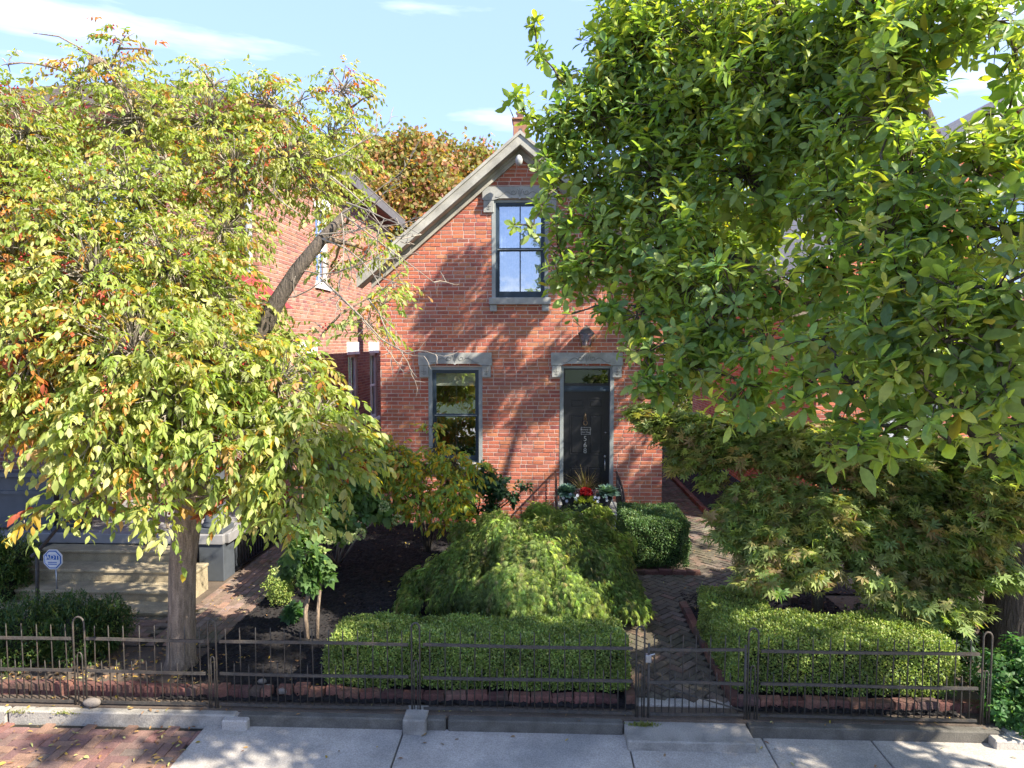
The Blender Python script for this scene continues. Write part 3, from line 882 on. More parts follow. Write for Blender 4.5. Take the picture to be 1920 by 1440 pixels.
mb = MB(); mb.bbox(lo[0] - .12, lo[1] + .12, YH - .09, YH + .1, lo[2] - .12, lo[2] - .001, .008); mb.build('sill', M_stone, win2)
# the front door
casing((dr[0], dr[1], ZST, dr[3]), 'door_frame', parent=house)
zt0, zt1 = at(1100, 735, YH).z, at(1100, 724, YH).z
mb = MB(); mb.box(dr[0], dr[1], YH + .06, YH + .14, zt0, zt1); mb.box(dr[0], dr[1], YH + .035, YH + .06, zt0 + .02, zt0 + .05); mb.build('transom_bar', M_sash, house)
tr = MB(); tr.box(dr[0], dr[0] + .03, YH + .08, YH + .12, zt1, dr[3] - .036); tr.box(dr[1] - .03, dr[1], YH + .08, YH + .12, zt1, dr[3] - .036)
tr.box(dr[0] + .03, dr[1] - .03, YH + .08, YH + .12, dr[3] - .066, dr[3] - .036); tr.box(dr[0] + .03, dr[1] - .03, YH + .08, YH + .12, zt1 + .001, zt1 + .05)
to = tr.build('transom_window', M_black, house)
g = MB(); g.add([(dr[0] + .03, YH + .1, zt1 + .05), (dr[1] - .03, YH + .1, zt1 + .05), (dr[1] - .03, YH + .1, dr[3] - .066), (dr[0] + .03, YH + .1, dr[3] - .066)], [(0, 1, 2, 3)]); g.build('pane', M_glasst, to)
g = MB(); g.add([(dr[0], YH + .4, zt0), (dr[1], YH + .4, zt0), (dr[1], YH + .4, dr[3]), (dr[0], YH + .4, dr[3])], [(0, 1, 2, 3)]); g.build('hall_dark_sheet', M_dark, to)  # dark sheet stands for the unlit hall
yd = YH + .10; dw = dr[1] - dr[0]; dx0, dx1, dz0, dz1 = dr[0] + .003, dr[1] - .003, ZST + .02, zt0 - .002
d = MB(); d.box(dx0, dx1, yd, yd + .04, dz0, dz1); door = d.build('door', M_black, house); door['label'] = 'black panelled front door'
def panel(a, b, c, e):
    m_ = MB(); x0, x1 = dx0 + dw * a, dx0 + dw * b; f = .014
    m_.box(x0, x1, yd - .010, yd - .0005, c, c + f); m_.box(x0, x1, yd - .010, yd - .0005, e - f, e)
    m_.box(x0, x0 + f, yd - .010, yd - .0005, c + f, e - f); m_.box(x1 - f, x1, yd - .010, yd - .0005, c + f, e - f)
    m_.bbox(x0 + .035, x1 - .035, yd - .009, yd + .005, c + .035, e - .035, .006)
    m_.build('door_panel', M_black, door)
zz = lambda py: at(1100, py, YH).z
for a, b in ((.14, .46), (.54, .86)):
    panel(a, b, zz(766), zz(748)); panel(a, b, zz(854), zz(778)); panel(a, b, ZST + .12, zz(876))
kx = at(1098, 780, YH).x
m_ = MB(); m_.add([(kx - .03, yd - .013, zz(788)), (kx + .03, yd - .013, zz(788)), (kx + .022, yd - .02, zz(779)), (kx, yd - .018, zz(774)), (kx - .022, yd - .02, zz(779))], [(0, 1, 2, 3, 4)])
m_.tube([(kx + .038 * math.sin(t), yd - .028, zz(794) + .04 * math.cos(t)) for t in np.linspace(0, 2 * math.pi, 20)], .008, 6, False)
m_.tube([(kx, yd - .03, zz(777)), (kx, yd - .04, zz(787))], [.008, .016], 8); m_.build('knocker', M_brass, door)
s0 = fr(1090, 802, 1108, 816)
m_ = MB(); m_.box(s0[0], s0[1], yd - .014, yd - .008, s0[2], s0[3]); pl_ = m_.build('notice_plate', M_black, door); pl_['label'] = 'small black notice plate with pale border and two lines of writing'
m_ = MB(); f = .006
m_.box(s0[0], s0[1], yd - .0155, yd - .0142, s0[3] - f, s0[3]); m_.box(s0[0], s0[1], yd - .0155, yd - .0142, s0[2], s0[2] + f)
m_.box(s0[0], s0[0] + f, yd - .0155, yd - .0142, s0[2] + f, s0[3] - f); m_.box(s0[1] - f, s0[1], yd - .0155, yd - .0142, s0[2] + f, s0[3] - f)
o = m_.build('plate_border', M_silver, None); o.parent = pl_; o.location = -wloc(pl_)
zc = (s0[2] + s0[3]) / 2
text('lettering', 'Beware of', .048, ((s0[0] + s0[1]) / 2, yd - .015, zc + .026), M_silver, pl_)
text('lettering', 'the Dog', .048, ((s0[0] + s0[1]) / 2, yd - .015, zc - .024), M_silver, pl_)
for ch, py in (('5', 824), ('6', 836), ('8', 847)):
    text('house_number', ch, .135, (kx, yd - .012, zz(py)), M_silver, door, .004)
m_ = MB(); hx = at(1136, 850, YH).x
m_.ball((hx, yd - .03, zz(812)), .02, 1); m_.build('deadbolt', M_silver, door)
m_ = MB(); m_.ball((hx - .012, yd - .035, zz(857)), .026, 1, (1, .6, 1.2))
m_.tube([(hx - .012, yd - .01, zz(862)), (hx - .012, yd - .06, zz(868)), (hx - .012, yd - .06, zz(878)), (hx - .012, yd - .01, zz(884))], .010, 6); m_.build('handle', M_silver, door)

# lantern above the door
lp = at(1098, 634, YH)
lan = thing('wall_lantern', 'weathered four-sided lantern fixed to the brickwork above the front door', 'lantern', (lp.x, YH, lp.z))
w0, w1, y0, h0, h1 = .075, .125, YH - .16, lp.z - .14, lp.z + .08
def frus(mb, c, a, b, z0, z1):
    mb.add([(c[0] + sx * a, c[1] + sy * a, z0) for sx, sy in ((-1, -1), (1, -1), (1, 1), (-1, 1))] + [(c[0] + sx * b, c[1] + sy * b, z1) for sx, sy in ((-1, -1), (1, -1), (1, 1), (-1, 1))],
           [(0, 1, 5, 4), (1, 2, 6, 5), (2, 3, 7, 6), (3, 0, 4, 7), (3, 2, 1, 0), (4, 5, 6, 7)])
c0 = (lp.x, y0)
mb = MB(); frus(mb, c0, .15, .07, h1 + .001, h1 + .09); frus(mb, c0, .07, .03, h1 + .092, h1 + .13); mb.ball((lp.x, y0, h1 + .15), .02, 1); mb.build('lantern_roof', M_iron, lan)
mb = MB(); frus(mb, c0, w0, w1, h0, h1); mb.build('pane', M_lampg, lan)
mb = MB()
for sx, sy in ((-1, -1), (1, -1), (1, 1), (-1, 1)):
    mb.tube([(lp.x + sx * (w0 + .003), y0 + sy * (w0 + .003), h0), (lp.x + sx * (w1 + .003), y0 + sy * (w1 + .003), h1)], .009, 5)
frus(mb, c0, w0 + .014, w0 + .012, h0 - .03, h0 - .001); mb.build('frame', M_brass, lan)
mb = MB(); mb.lathe((lp.x, y0, h0), [(.02, 0), (.02, .08), (.012, .09), (.012, .11)], 8); mb.build('lamp_holder', M_cwhite, lan)
mb = MB(); mb.box(lp.x - .04, lp.x + .04, YH - .03, YH - .008, lp.z - .1, lp.z + .16); mb.tube([(lp.x, YH - .02, lp.z + .12), (lp.x, YH - .09, lp.z + .14), (lp.x, y0, h1 + .06)], .012, 6); mb.build('bracket', M_trimg, lan)
pq = at(1203, 743, YH)
mb = MB(); mb.tube([(pq.x, YH - .005, pq.z), (pq.x, YH - .035, pq.z), (pq.x, YH - .05, pq.z)], [.085, .085, .05], 18); tag(mb.build('wall_plaque', M_brass), 'round brown plaque on the brick wall right of the door', 'plaque')

# stoop, rails and planter
st = thing('stoop', 'grey stone stoop with steps below the black door', 'stoop', ((dr[0] + dr[1]) / 2, 12, 0))
sx0, sx1 = dr[0] - .18, dr[1] + .22
mb = MB(); mb.bbox(sx0, sx1, 12.0, YH - .012, -.05, ZST, .01); mb.build('landing', M_stone, st)
for i, z in enumerate((ZST * .67, ZST * .34)):
    mb = MB(); mb.bbox(sx0 + .01, sx1 - .01, 11.68 - i * .32, 12.0 - i * .32 - .002, -.05, z, .01); mb.build('tread', M_stone, st)
p = at(1172, 1062, 10.7)
mb = MB(); mb.bbox(sx1 - .03, sx1 + .03, 10.62, 11.04, -.05, .26, .01); mb.build('cheek_stone', M_conc, st)
def rail(x, label):
    r_ = thing('iron_railing', label, 'railing', (x, 12, 0), 'iron railings of the stoop')
    zt = at(1150, 886, 12.9).z
    top = [(x, 12.97, zt), (x, 12.3, zt - .03), (x, 11.9, zt - .12), (x, 11.4, zt - .42), (x, 11.05, zt - .62), (x, 10.9, zt - .66)]
    mb = MB(); mb.tube(top, .018, 8); mb.tube([(p[0], p[1], max(p[2] - .78, .02 if p[1] < 11.9 else ZST + .06)) for p in top[:-1]], .01, 6); mb.build('handrail', M_black, r_)
    mb = MB(); mb.tube([(x, 10.95, 0), (x, 10.95, zt - .65)], .018, 6); mb.build('post', M_black, r_)
    for i in range(15):
        y = 12.9 - i * .13
        zt_ = np.interp(-y, [-p[1] for p in top], [p[2] for p in top])
        zb = ZST + .0 if y > 12 else (ZST * .67 if y > 11.68 else (ZST * .34 if y > 11.36 else 0))
        mb = MB(); mb.tube([(x, y, zb), (x, y, zt_)], .008, 5); mb.build('baluster', M_black, r_)
rail(at(1041, 900, 12.9).x, 'slim black iron railing left of the flower planter')
rail(at(1156, 900, 12.9).x, 'black iron railing right of the flower planter')
mb = MB(); bx = at(1196, 974, 11.6)
mb.tube([(bx.x + .05, 11.6, 0), (bx.x + .05, 11.6, bx.z)], .010, 6); mb.tube([(bx.x - .18, 11.62, bx.z + .02), (bx.x + .05, 11.6, bx.z), (bx.x + .10, 11.6, bx.z - .0)], .012, 6)
tag(mb.build('boot_scraper', M_iron), 'thin dark iron bar standing between the stoop railing and the square hedge', 'iron bar')
PY = 12.25
pc = at(1098, 940, PY)
pot = MB(); pw = .46
pot.add([(pc.x + sx * a, PY + sy * b, z) for z, a, b in ((ZST + .001, pw * .8, .13), (ZST + .27, pw, .17), (ZST + .27, pw - .03, .14), (ZST + .22, pw - .04, .13)) for sx, sy in ((-1, -1), (1, -1), (1, 1), (-1, 1))],
        [(i + 4 * k, (i + 1) % 4 + 4 * k, (i + 1) % 4 + 4 * k + 4, i + 4 * k + 4) for k in range(3) for i in range(4)] + [(3, 2, 1, 0), (12, 13, 14, 15)])
tag(pot.build('planter_box', M_pot), 'long dark planter box of autumn flowers on the stoop', 'planter')
ZP = ZST + .24
def flower_thing(name, label, cat, x, y, z, fn, group=None):
    t = thing(name, label, cat, (x, y, z), group); fn(t, np.array([x, y, z])); return t
def kale(t, c):
    n = 90; k = np.arange(n); a = k * 2.399; f = k / n
    el = R(80) - f * R(85)
    D = np.c_[np.cos(a) * np.cos(el), np.sin(a) * np.cos(el), np.sin(el)]
    scatter('leaf_rosette', M_leafb, t, T_broad, c + D * .03 + [0, 0, .09], D + rng.normal(size=(n, 3)) * .1, np.tile((0, 0, 1.), (n, 1)) - D * .2, .13 + .11 * f, 1.2,
            pal(n, [(.16, .27, .22), (.21, .34, .27), (.12, .22, .17)], [2, 2, 1]), part='leaf')
kx0, kx1 = at(1063, 925, PY).x, at(1138, 925, PY).x
flower_thing('ornamental_kale', 'blue-green frilly ornamental kale at the left end of the planter', 'kale', kx0, PY - .02, ZP, kale, 'ornamental kales in the planter')
flower_thing('ornamental_kale', 'blue-green frilly ornamental kale at the right end of the planter', 'kale', kx1, PY - .02, ZP, kale, 'ornamental kales in the planter')
def sgrass(t, c):
    n = 130; a = rng.uniform(0, 2 * math.pi, n); el = rng.uniform(R(35), R(85), n)
    D = np.c_[np.cos(a) * np.cos(el), np.sin(a) * np.cos(el), np.sin(el)]
    scatter('grass_blades', M_leaf, t, T_blade, c + rng.normal(size=(n, 3)) * [.03, .03, 0], D, np.tile((0, 0, 1.), (n, 1)) + D * .1, rng.uniform(.3, .62, n), .35,
            pal(n, [(.16, .13, .045), (.06, .05, .02), (.26, .22, .09), (.10, .05, .04)], [2, 2, 1, 1]))
flower_thing('ornamental_grass', 'arching bronze ornamental grass in the middle of the planter', 'grass plant', at(1098, 900, PY).x, PY + .08, ZP, sgrass)
def clump(cols, r, n, S, tpl=T_broad, h=.1, w=1.2, m=None):
    def f(t, c):
        d = rdir(n); d[:, 2] = np.abs(d[:, 2])
        P = c + d * [r, r * .7, h] 
        nm = 'flower_head' if m is M_petal else 'leaf_clump'
        scatter(nm, m or M_leafb, t, tpl, P, rdir(n) * .8 + d * .4 + [0, -.2, 0], d + rng.normal(size=(n, 3)) * .5, S, w, pal(n, cols, [1] * len(cols)))
    return f
def atp(px, py, y=PY): return at(px, py, y)
q = atp(1097, 921, PY - .1)
flower_thing('red_flowers', 'cluster of bright red flowers in the middle of the planter', 'flowers', q.x, q.y, q.z - .05, clump([(.55, .02, .02), (.40, .01, .015)], .12, 260, .035, T_broad, .1, 1.5, M_petal))
for px, lab in ((1088, 'lime-green leafy plant left of centre under the red flowers'), (1108, 'lime-green leafy plant right of centre under the red flowers')):
    q = atp(px, 936, PY - .15)
    flower_thing('lime_foliage', lab, 'foliage plant', q.x, q.y, q.z - .04, clump([(.24, .30, .03), (.32, .36, .04)], .085, 70, .06, T_broad, .07), 'lime-green plants in the planter')
for px, lab in ((1083, 'dusty purple heather spikes left of the red flowers'), (1115, 'dusty purple heather spikes right of the red flowers')):
    q = atp(px, 925, PY - .1)
    flower_thing('heather', lab, 'heather', q.x, q.y, q.z - .08, clump([(.30, .20, .24), (.22, .15, .17)], .05, 90, .07, T_quad, .12), 'purple heathers in the planter')
for px, py, lab in ((1070, 934, 'white pansies below the left-hand kale'), (1126, 935, 'white pansies below the right-hand kale')):
    t = thing('white_pansy', lab, 'pansies', tuple(atp(px, py, PY - .2)), 'white pansies in the planter')
    for i in range(7):
        q = atp(px + random.uniform(-14, 14), py + random.uniform(-7, 7), PY - .2)
        a = rng.uniform(0, 6.28, 5) * 0 + np.arange(5) * 1.2566
        D = np.c_[np.cos(a), np.zeros(5) - .25, np.sin(a)]
        scatter('flower', M_petal, t, T_broad, np.tile(np.array(q), (5, 1)), D, np.tile((0, -1., .3), (5, 1)), .027, 1.8, np.tile((.72, .74, .80), (5, 1)), kind=None)
q = atp(1098, 948, PY - .12)
flower_thing('trailing_greens', 'low green filler leaves along the front of the planter', 'foliage plant', q.x, q.y, q.z - .06, clump([(.05, .09, .03), (.08, .12, .05)], .42, 700, .05, T_quad, .1))

# ------------------------------------------------------------------ the neighbour's house at the left
NX, NY, NW, ND, NZ = -4.8, 11.8, 9.2, 10.2, 7.15
nb = thing('neighbour_house', 'tall brick house with pale hipped roof behind the crabapple tree', 'house', (NX - NW / 2, NY, 0))
NCOL = [(.36, .17, .12), (.40, .20, .14), (.32, .15, .11), (.43, .24, .17), (.28, .13, .11)]
fwin = [(-10.9, -9.6, 4.35, 6.2), (-8.1, -6.8, 4.35, 6.2), (-12.6, -11.6, 4.35, 6.2), (-8.3, -7.2, 1.3, 3.0)]
fholes = [(a - (NX - NW), b - (NX - NW), c, d) for a, b, c, d in fwin]
def side_clear(C):
    px, py, z = project(C)
    vis = (px > 490) & (px < 712) & (py > 430) & (py < 760)
    return np.where(vis, np.hypot(px - 620, py - 640), 1e9)
brick_wall(nb, (NX - NW, NY, 0), (1, 0, 0), (0, -1, 0), NW, NZ, fholes, M_mortarN, M_brickN, seed=8, cols=NCOL, wts=[3, 3, 2, 1, 2])
swin = [(13.75, 14.6), (17.2, 18.1), (19.4, 20.3)]
sholes = [(a - NY, b - NY, 1.25, 3.12) for a, b in swin] + [(3.0, 3.9, 4.7, 6.3)]
brick_wall(nb, (NX, NY, 0), (0, 1, 0), (1, 0, 0), ND, NZ, sholes, M_mortarN, M_brickN, seed=9, cols=NCOL, wts=[3, 3, 2, 1, 2], npick=300, pickfn=side_clear)
mb = MB(); mb.add([(NX - NW, NY, 0), (NX - NW, NY + ND, 0), (NX, NY + ND, 0), (NX - NW, NY, NZ), (NX - NW, NY + ND, NZ), (NX, NY + ND, NZ)], [(0, 1, 4, 3), (1, 2, 5, 4)]); mb.build('rear_wall', M_mortarN, nb)
mb = MB(); e = .45
E = [(NX - NW - e, NY - e), (NX + e, NY - e), (NX + e, NY + ND + e), (NX - NW - e, NY + ND + e)]
rz = NZ + 2.35; r0 = (NX - NW / 2, NY + 4.4, rz); r1 = (NX - NW / 2, NY + ND - 4.4, rz)
mb.add([(x, y, NZ + .18) for x, y in E] + [r0, r1], [(0, 1, 4), (1, 2, 5, 4), (2, 3, 5), (3, 0, 4, 5)]); mb.build('roof', M_tanroof, nb)
# courses of shingle on the two slopes in view
def courses(quadbot, quadtop, n, name):
    (a, b), (c, d) = quadbot, quadtop
    a, b, c, d = map(Vector, (a, b, c, d))
    nn = (b - a).cross(c - a).normalized()
    if nn.z < 0: nn = -nn
    m_ = MB()
    for i in range(n):
        t0, t1 = i / n, (i + 1.08) / n; t1 = min(t1, 1)
        p = [a.lerp(c, t0), b.lerp(d, t0), b.lerp(d, t1), a.lerp(c, t1)]
        m_.add([p[0] + nn * .03, p[1] + nn * .03, p[2] + nn * .008, p[3] + nn * .008, p[0] + nn * .004, p[1] + nn * .004], [(0, 1, 2, 3), (4, 5, 1, 0)])
    return m_.build(name, M_tanroof, nb, kind='stuff')
z0 = NZ + .18
courses(((E[0][0], E[0][1], z0), (E[1][0], E[1][1], z0)), (r0, r0), 26, 'shingle_courses')
courses(((E[1][0], E[1][1], z0), (E[2][0], E[2][1], z0)), (r0, r1), 26, 'shingle_courses')
mb = MB()
mb.box(E[0][0], E[1][0], NY - e, NY - e + .06, NZ - .06, NZ + .17); 
mb.box(E[0][0], E[1][0] - .061, NY - e + .061, NY - .02, NZ - .05, NZ - .02); mb.box(NX + .02, E[1][0] - .061, NY - .02, NY + ND, NZ - .05, NZ - .02)
mb.build('eaves', mat('dark_red_eaves', (.16, .045, .04), .7), nb)
mb = MB(); mb.box(E[1][0] - .06, E[1][0], NY - e + .061, NY + ND + e, NZ - .06, NZ + .17); mb.build('gutter', M_slate, nb)
mb = MB(); q = at(372, 175, 17.5)
mb.bbox(q.x - .35, q.x + .35, 17.2, 17.9, rz - 1.3, rz + .35, .02); mb.build('chimney', M_brickN, nb, tint=(.40, .20, .14))
def nwin(x0, x1, y0, y1, z0, z1, side=False, lintel=.32, gl=None):
    """a sash window with white stone lintel and sill; side=True lies in the wall that faces +x"""
    w = MB()
    def bx(a, b, d0, d1, c, e, mbx):
        if side: mbx.box(NX - d1, NX - d0, y0 + a * (y1 - y0), y0 + b * (y1 - y0), c, e)
        else: mbx.box(x0 + a * (x1 - x0), x0 + b * (x1 - x0), NY + d0, NY + d1, c, e)
    bx(0, .07, .05, .1, z0, z1, w); bx(.93, 1, .05, .1, z0, z1, w); bx(.071, .929, .05, .1, z0, z0 + .07, w); bx(.071, .929, .05, .1, z1 - .07, z1, w)
    win = w.build('window', M_cwhite if side else M_trimg, nb)
    s = MB(); zm = (z0 + z1) / 2; bx(.07, .93, .06, .095, zm - .03, zm + .03, s); bx(.485, .515, .062, .09, zm + .031, z1 - .071, s); bx(.485, .515, .062, .09, z0 + .071, zm - .031, s); s.build('muntin', M_cwhite, win)
    for a, b in ((.07, .485), (.515, .93)):
        for c, d in ((z0 + .07, zm - .03), (zm + .03, z1 - .07)):
            p = MB(); bx(a, b, .078, .08, c, d, p); p.build('pane', gl or M_glass, win)
    p = MB(); bx(-.02, 1.02, .13, .15, z0, z1, p); p.build('interior', M_dark, win)  # black slab in place of an unlit room
    l = MB(); bx(-.14, 1.14, -.03, .05, z1 + .001, z1 + lintel, l); l.build('lintel', M_cwhite, win)
    l = MB(); bx(-.1, 1.1, -.05, .05, z0 - .1, z0 - .001, l); l.build('sill', M_cwhite, win)
for a, b, c, d in fwin: nwin(a, b, 0, 0, c, d)
for a, b in swin: nwin(0, 0, a, b, 1.25, 3.12, True, gl=M_glassd)
nwin(0, 0, NY + 3.0, NY + 3.9, 4.7, 6.3, True)
mb = MB(); mb.tube([(NX - .14, NY - .09, NZ), (NX - .14, NY - .09, .3)], .055, 10); mb.build('downspout', M_trimg, nb)
fd = MB(); fd.box(-6.25, -5.3, NY - .05, NY - .012, .66, 2.75); fd.build('front_door', M_signb and M_wood, nb)

# porch
PX1, PY0, PF = -4.56, 9.72, .65
pch = thing('porch', 'grey painted porch with round columns and red metal roof', 'porch', (PX1 - 2, PY0, 0))
mb = MB(); mb.box(-13, PX1 - .03, PY0 + .03, NY - .03, PF - .12, PF); mb.build('porch_floor', M_pfloor, pch)
for i in range(14):
    y = PY0 + .04 + i * .148
    mb = MB(); mb.box(-8.0, PX1 - .04, y + .003, y + .145, PF + .001, PF + .010); mb.build('plank', M_pfloor, pch)
mb = MB(); mb.bbox(-13, PX1, PY0 - .05, PY0 + .03, PF - .13, PF + .012, .008); mb.bbox(PX1 - .03, PX1 + .05, PY0 + .032, NY - .03, PF - .13, PF + .012, .008); mb.build('nosing', M_pfloor, pch)
mb = MB(); mb.box(-13, -7.5, PY0 + .02, PY0 + .05, -.03, PF - .14); mb.box(-13, PX1 - .1, PY0 + .052, PY0 + .07, -.03, PF - .14); mb.box(PX1 - .1, PX1 - .07, PY0 + .3, NY - .05, -.03, PF - .14); mb.build('skirt', M_porch, pch)
mb = MB(); mb.bbox(PX1 - .38, PX1 - .01, PY0 - .02, PY0 + .34, -.03, PF - .135, .01); mb.build('corner_pier', M_porch, pch)
lr_ = MB(); lr_.box(PX1 + .0, PX1 + .03, PY0 + .36, NY + .3, .02, .05); lr_.box(PX1, PX1 + .03, PY0 + .36, NY + .3, PF - .20, PF - .17); lr_.build('skirt_rail', M_black, pch)
for i in range(20):
    mb = MB(); y = PY0 + .42 + i * .10; mb.box(PX1 + .005, PX1 + .025, y, y + .022, .051, PF - .201); mb.build('skirt_slat', M_black, pch)
def column(x, y):
    mb = MB(); mb.bbox(x - .19, x + .19, y - .19, y + .19, PF + .013, PF + .09, .01)
    mb.lathe((x, y, PF + .091), [(.185, 0), (.19, .03), (.17, .05), (.16, .075), (.165, .09), (.15, .10), (.14, .5), (.125, 2.9), (.15, 2.95), (.18, 3.0)], 24)
    mb.build('column', M_porch, pch)
column(PX1 - .22, PY0 + .20)
cxl = at(135, 1000, PY0 + .2).x
column(cxl, PY0 + .20); column(cxl - 2.6, PY0 + .2)
mb = MB(); hb = cxl - .2
mb.box(-13, hb, PY0 + .12, PY0 + .26, PF + .05, PF + .80); mb.bbox(-13, hb, PY0 + .06, PY0 + .32, PF + .801, PF + .87, .01); mb.box(-13, hb, PY0 + .10, PY0 + .119, PF + .05, PF + .2)
mb.box(-13, hb, PY0 + .09, PY0 + .118, PF + .55, PF + .60); mb.build('parapet', M_porch, pch)
mb = MB(); mb.box(-13, PX1 + .1, PY0 - .05, PY0 + .35, PF + 3.1, PF + 3.35); mb.box(PX1 - .25, PX1 + .1, PY0 + .351, NY - .01, PF + 3.1, PF + 3.35); mb.build('beam', M_porch, pch)
mb = MB(); mb.add([(-13, PY0 - .35, PF + 3.36), (PX1 + .35, PY0 - .35, PF + 3.36), (PX1 + .35, NY - .02, PF + 3.36), (-13, NY - .02, PF + 3.36), (-13, NY - .02, PF + 4.0), (PX1 - .4, NY - .02, PF + 4.0)], [(3, 2, 1, 0), (0, 1, 5, 4), (1, 2, 5)])
mb.build('porch_roof', M_redmetal, pch)
# concrete steps
stp = thing('porch_steps', 'broad sunlit concrete steps leading up to the grey porch', 'steps', (-5.9, 9.2, 0))
sx_ = [at(75, 1100, 9.0).x, at(380, 1060, 9.5).x]
treads = [(PF - .14, 9.68, 9.40), (PF - .30, 9.40, 9.05), (PF - .46, 9.05, 8.70), (.06, 8.70, 8.35)]
for i, (z, y1, y0) in enumerate(treads):
    xa = -7.42 + (.35 if i == 0 else .18 if i == 1 else 0) - (.2 if i == 3 else 0)
    mb = MB(); mb.bbox(xa, PX1 - .42 + .32 * (i > 0), y0, y1 - .002, -.05, z - .045, .006); mb.bbox(xa - .02, PX1 - .40 + .32 * (i > 0), y0 - .025, y1 - .003, z - .044, z, .010); mb.build('tread', M_pstep, stp)
hr = thing('porch_handrail', 'thin dark pipe handrail at the left of the porch steps', 'handrail', tuple(gz(70, 1135, .05)))
b0 = gz(70, 1138, .06); t0 = at(70, 1040, b0.y); t1 = at(112, 985, 9.5)
mb = MB(); mb.tube([b0, t0], .022, 8); mb.build('post', M_iron, hr)
mb = MB(); mb.tube([t0 + Vector((-.02, -.08, .0)), t0 + Vector((0, 0, .03)), t1, t1 + Vector((.03, .5, .1))], .024, 8); mb.build('handrail', M_iron, hr)
mb = MB(); q = at(162, 1005, 9.85); mb.tube([(q.x, 9.85, PF), (q.x, 9.85, PF + .62)], .02, 8); mb.build('upper_post', M_iron, hr)
# yard sign
sg = thing('yard_sign', 'octagonal blue and white security sign on a stake beside the porch steps', 'sign', tuple(gz(100, 1090, 0)))
sc_ = at(99, 1049, 8.7); r_ = .135
def octo(r, y):
    return [(sc_.x + r * math.cos(R(22.5 + 45 * k)), y, sc_.z + r * math.sin(R(22.5 + 45 * k)) * 1.05) for k in range(8)]
def plate(r, y0, y1, m, name, par):
    a, b = octo(r, y0), octo(r, y1); mb = MB()
    mb.add(a + b, [tuple(range(8)), tuple(range(8, 16))[::-1]] + [(i, i + 8, (i + 1) % 8 + 8, (i + 1) % 8) for i in range(8)]); return mb.build(name, m, par)
pl = plate(r_, 8.7000, 8.7150, M_signw, 'sign_board', sg)
plate(r_ * .90, 8.6960, 8.6995, M_signb, 'blue_band', pl); plate(r_ * .80, 8.6920, 8.6955, M_signw, 'white_field', pl)
mb = MB(); mb.add([(sc_.x - r_ * .62, 8.6900, sc_.z + .0), (sc_.x + r_ * .62, 8.6900, sc_.z + .0), (sc_.x + r_ * .62, 8.6900, sc_.z + .065), (sc_.x - r_ * .62, 8.6900, sc_.z + .065)], [(0, 1, 2, 3)]); mb.build('blue_bar', M_signb, pl)
text('lettering', 'ADT', .085, (sc_.x, 8.6870, sc_.z + .03), M_signw, pl)
mb = MB()
for k in range(2): mb.box(sc_.x - .06, sc_.x + .06, 8.6880, 8.6895, sc_.z - .04 - k * .025, sc_.z - .030 - k * .025)
mb.build('small_print', M_signb, pl)
mb = MB(); mb.tube([(sc_.x + .02, 8.7300, -.05), (sc_.x + .02, 8.7300, sc_.z)], .012, 6); mb.build('stake', M_silver, sg)
# chair and mat on the porch
cp = at(222, 968, 10.6)
chx, chy = cp.x, 10.7
chair = thing('wooden_chair', 'orange-brown wooden rocking chair on the porch behind the leaves', 'chair', (chx, chy, PF + .01))
zf = PF + .012
for sx, sy in ((-1, -1), (1, -1), (-1, 1), (1, 1)):
    mb = MB(); mb.tube([(chx + sx * .26, chy + sy * .23, zf + .06), (chx + sx * .26, chy + sy * .23, zf + (.62 if sy < 0 else 1.05))], .024, 8); mb.build('leg', M_wood, chair)
for sx in (-1, 1):
    mb = MB(); mb.tube([(chx + sx * .26, chy + t, zf + .03 + .12 * (t / .5) ** 2) for t in np.linspace(-.42, .5, 10)], .022, 6); mb.build('rocker', M_wood, chair)
    mb = MB(); mb.bbox(chx + sx * .26 - .04, chx + sx * .26 + .04, chy - .28, chy + .22, zf + .621, zf + .65, .006); mb.build('armrest', M_wood, chair)
mb = MB(); mb.bbox(chx - .25, chx + .25, chy - .25, chy + .23, zf + .42, zf + .46, .01); mb.build('seat', M_wood, chair)
for i in range(6):
    mb = MB(); mb.box(chx - .22 + i * .08, chx - .18 + i * .08, chy + .235, chy + .255, zf + .461, zf + 1.05); mb.build('slat', M_wood, chair)
mb = MB(); q = at(265, 965, 10.9); mb.bbox(q.x - .4, q.x + .35, 10.9, 11.5, PF + .011, PF + .03, .005)
tag(mb.build('doormat', M_mat), 'tan doormat lying on the grey porch floor', 'doormat')

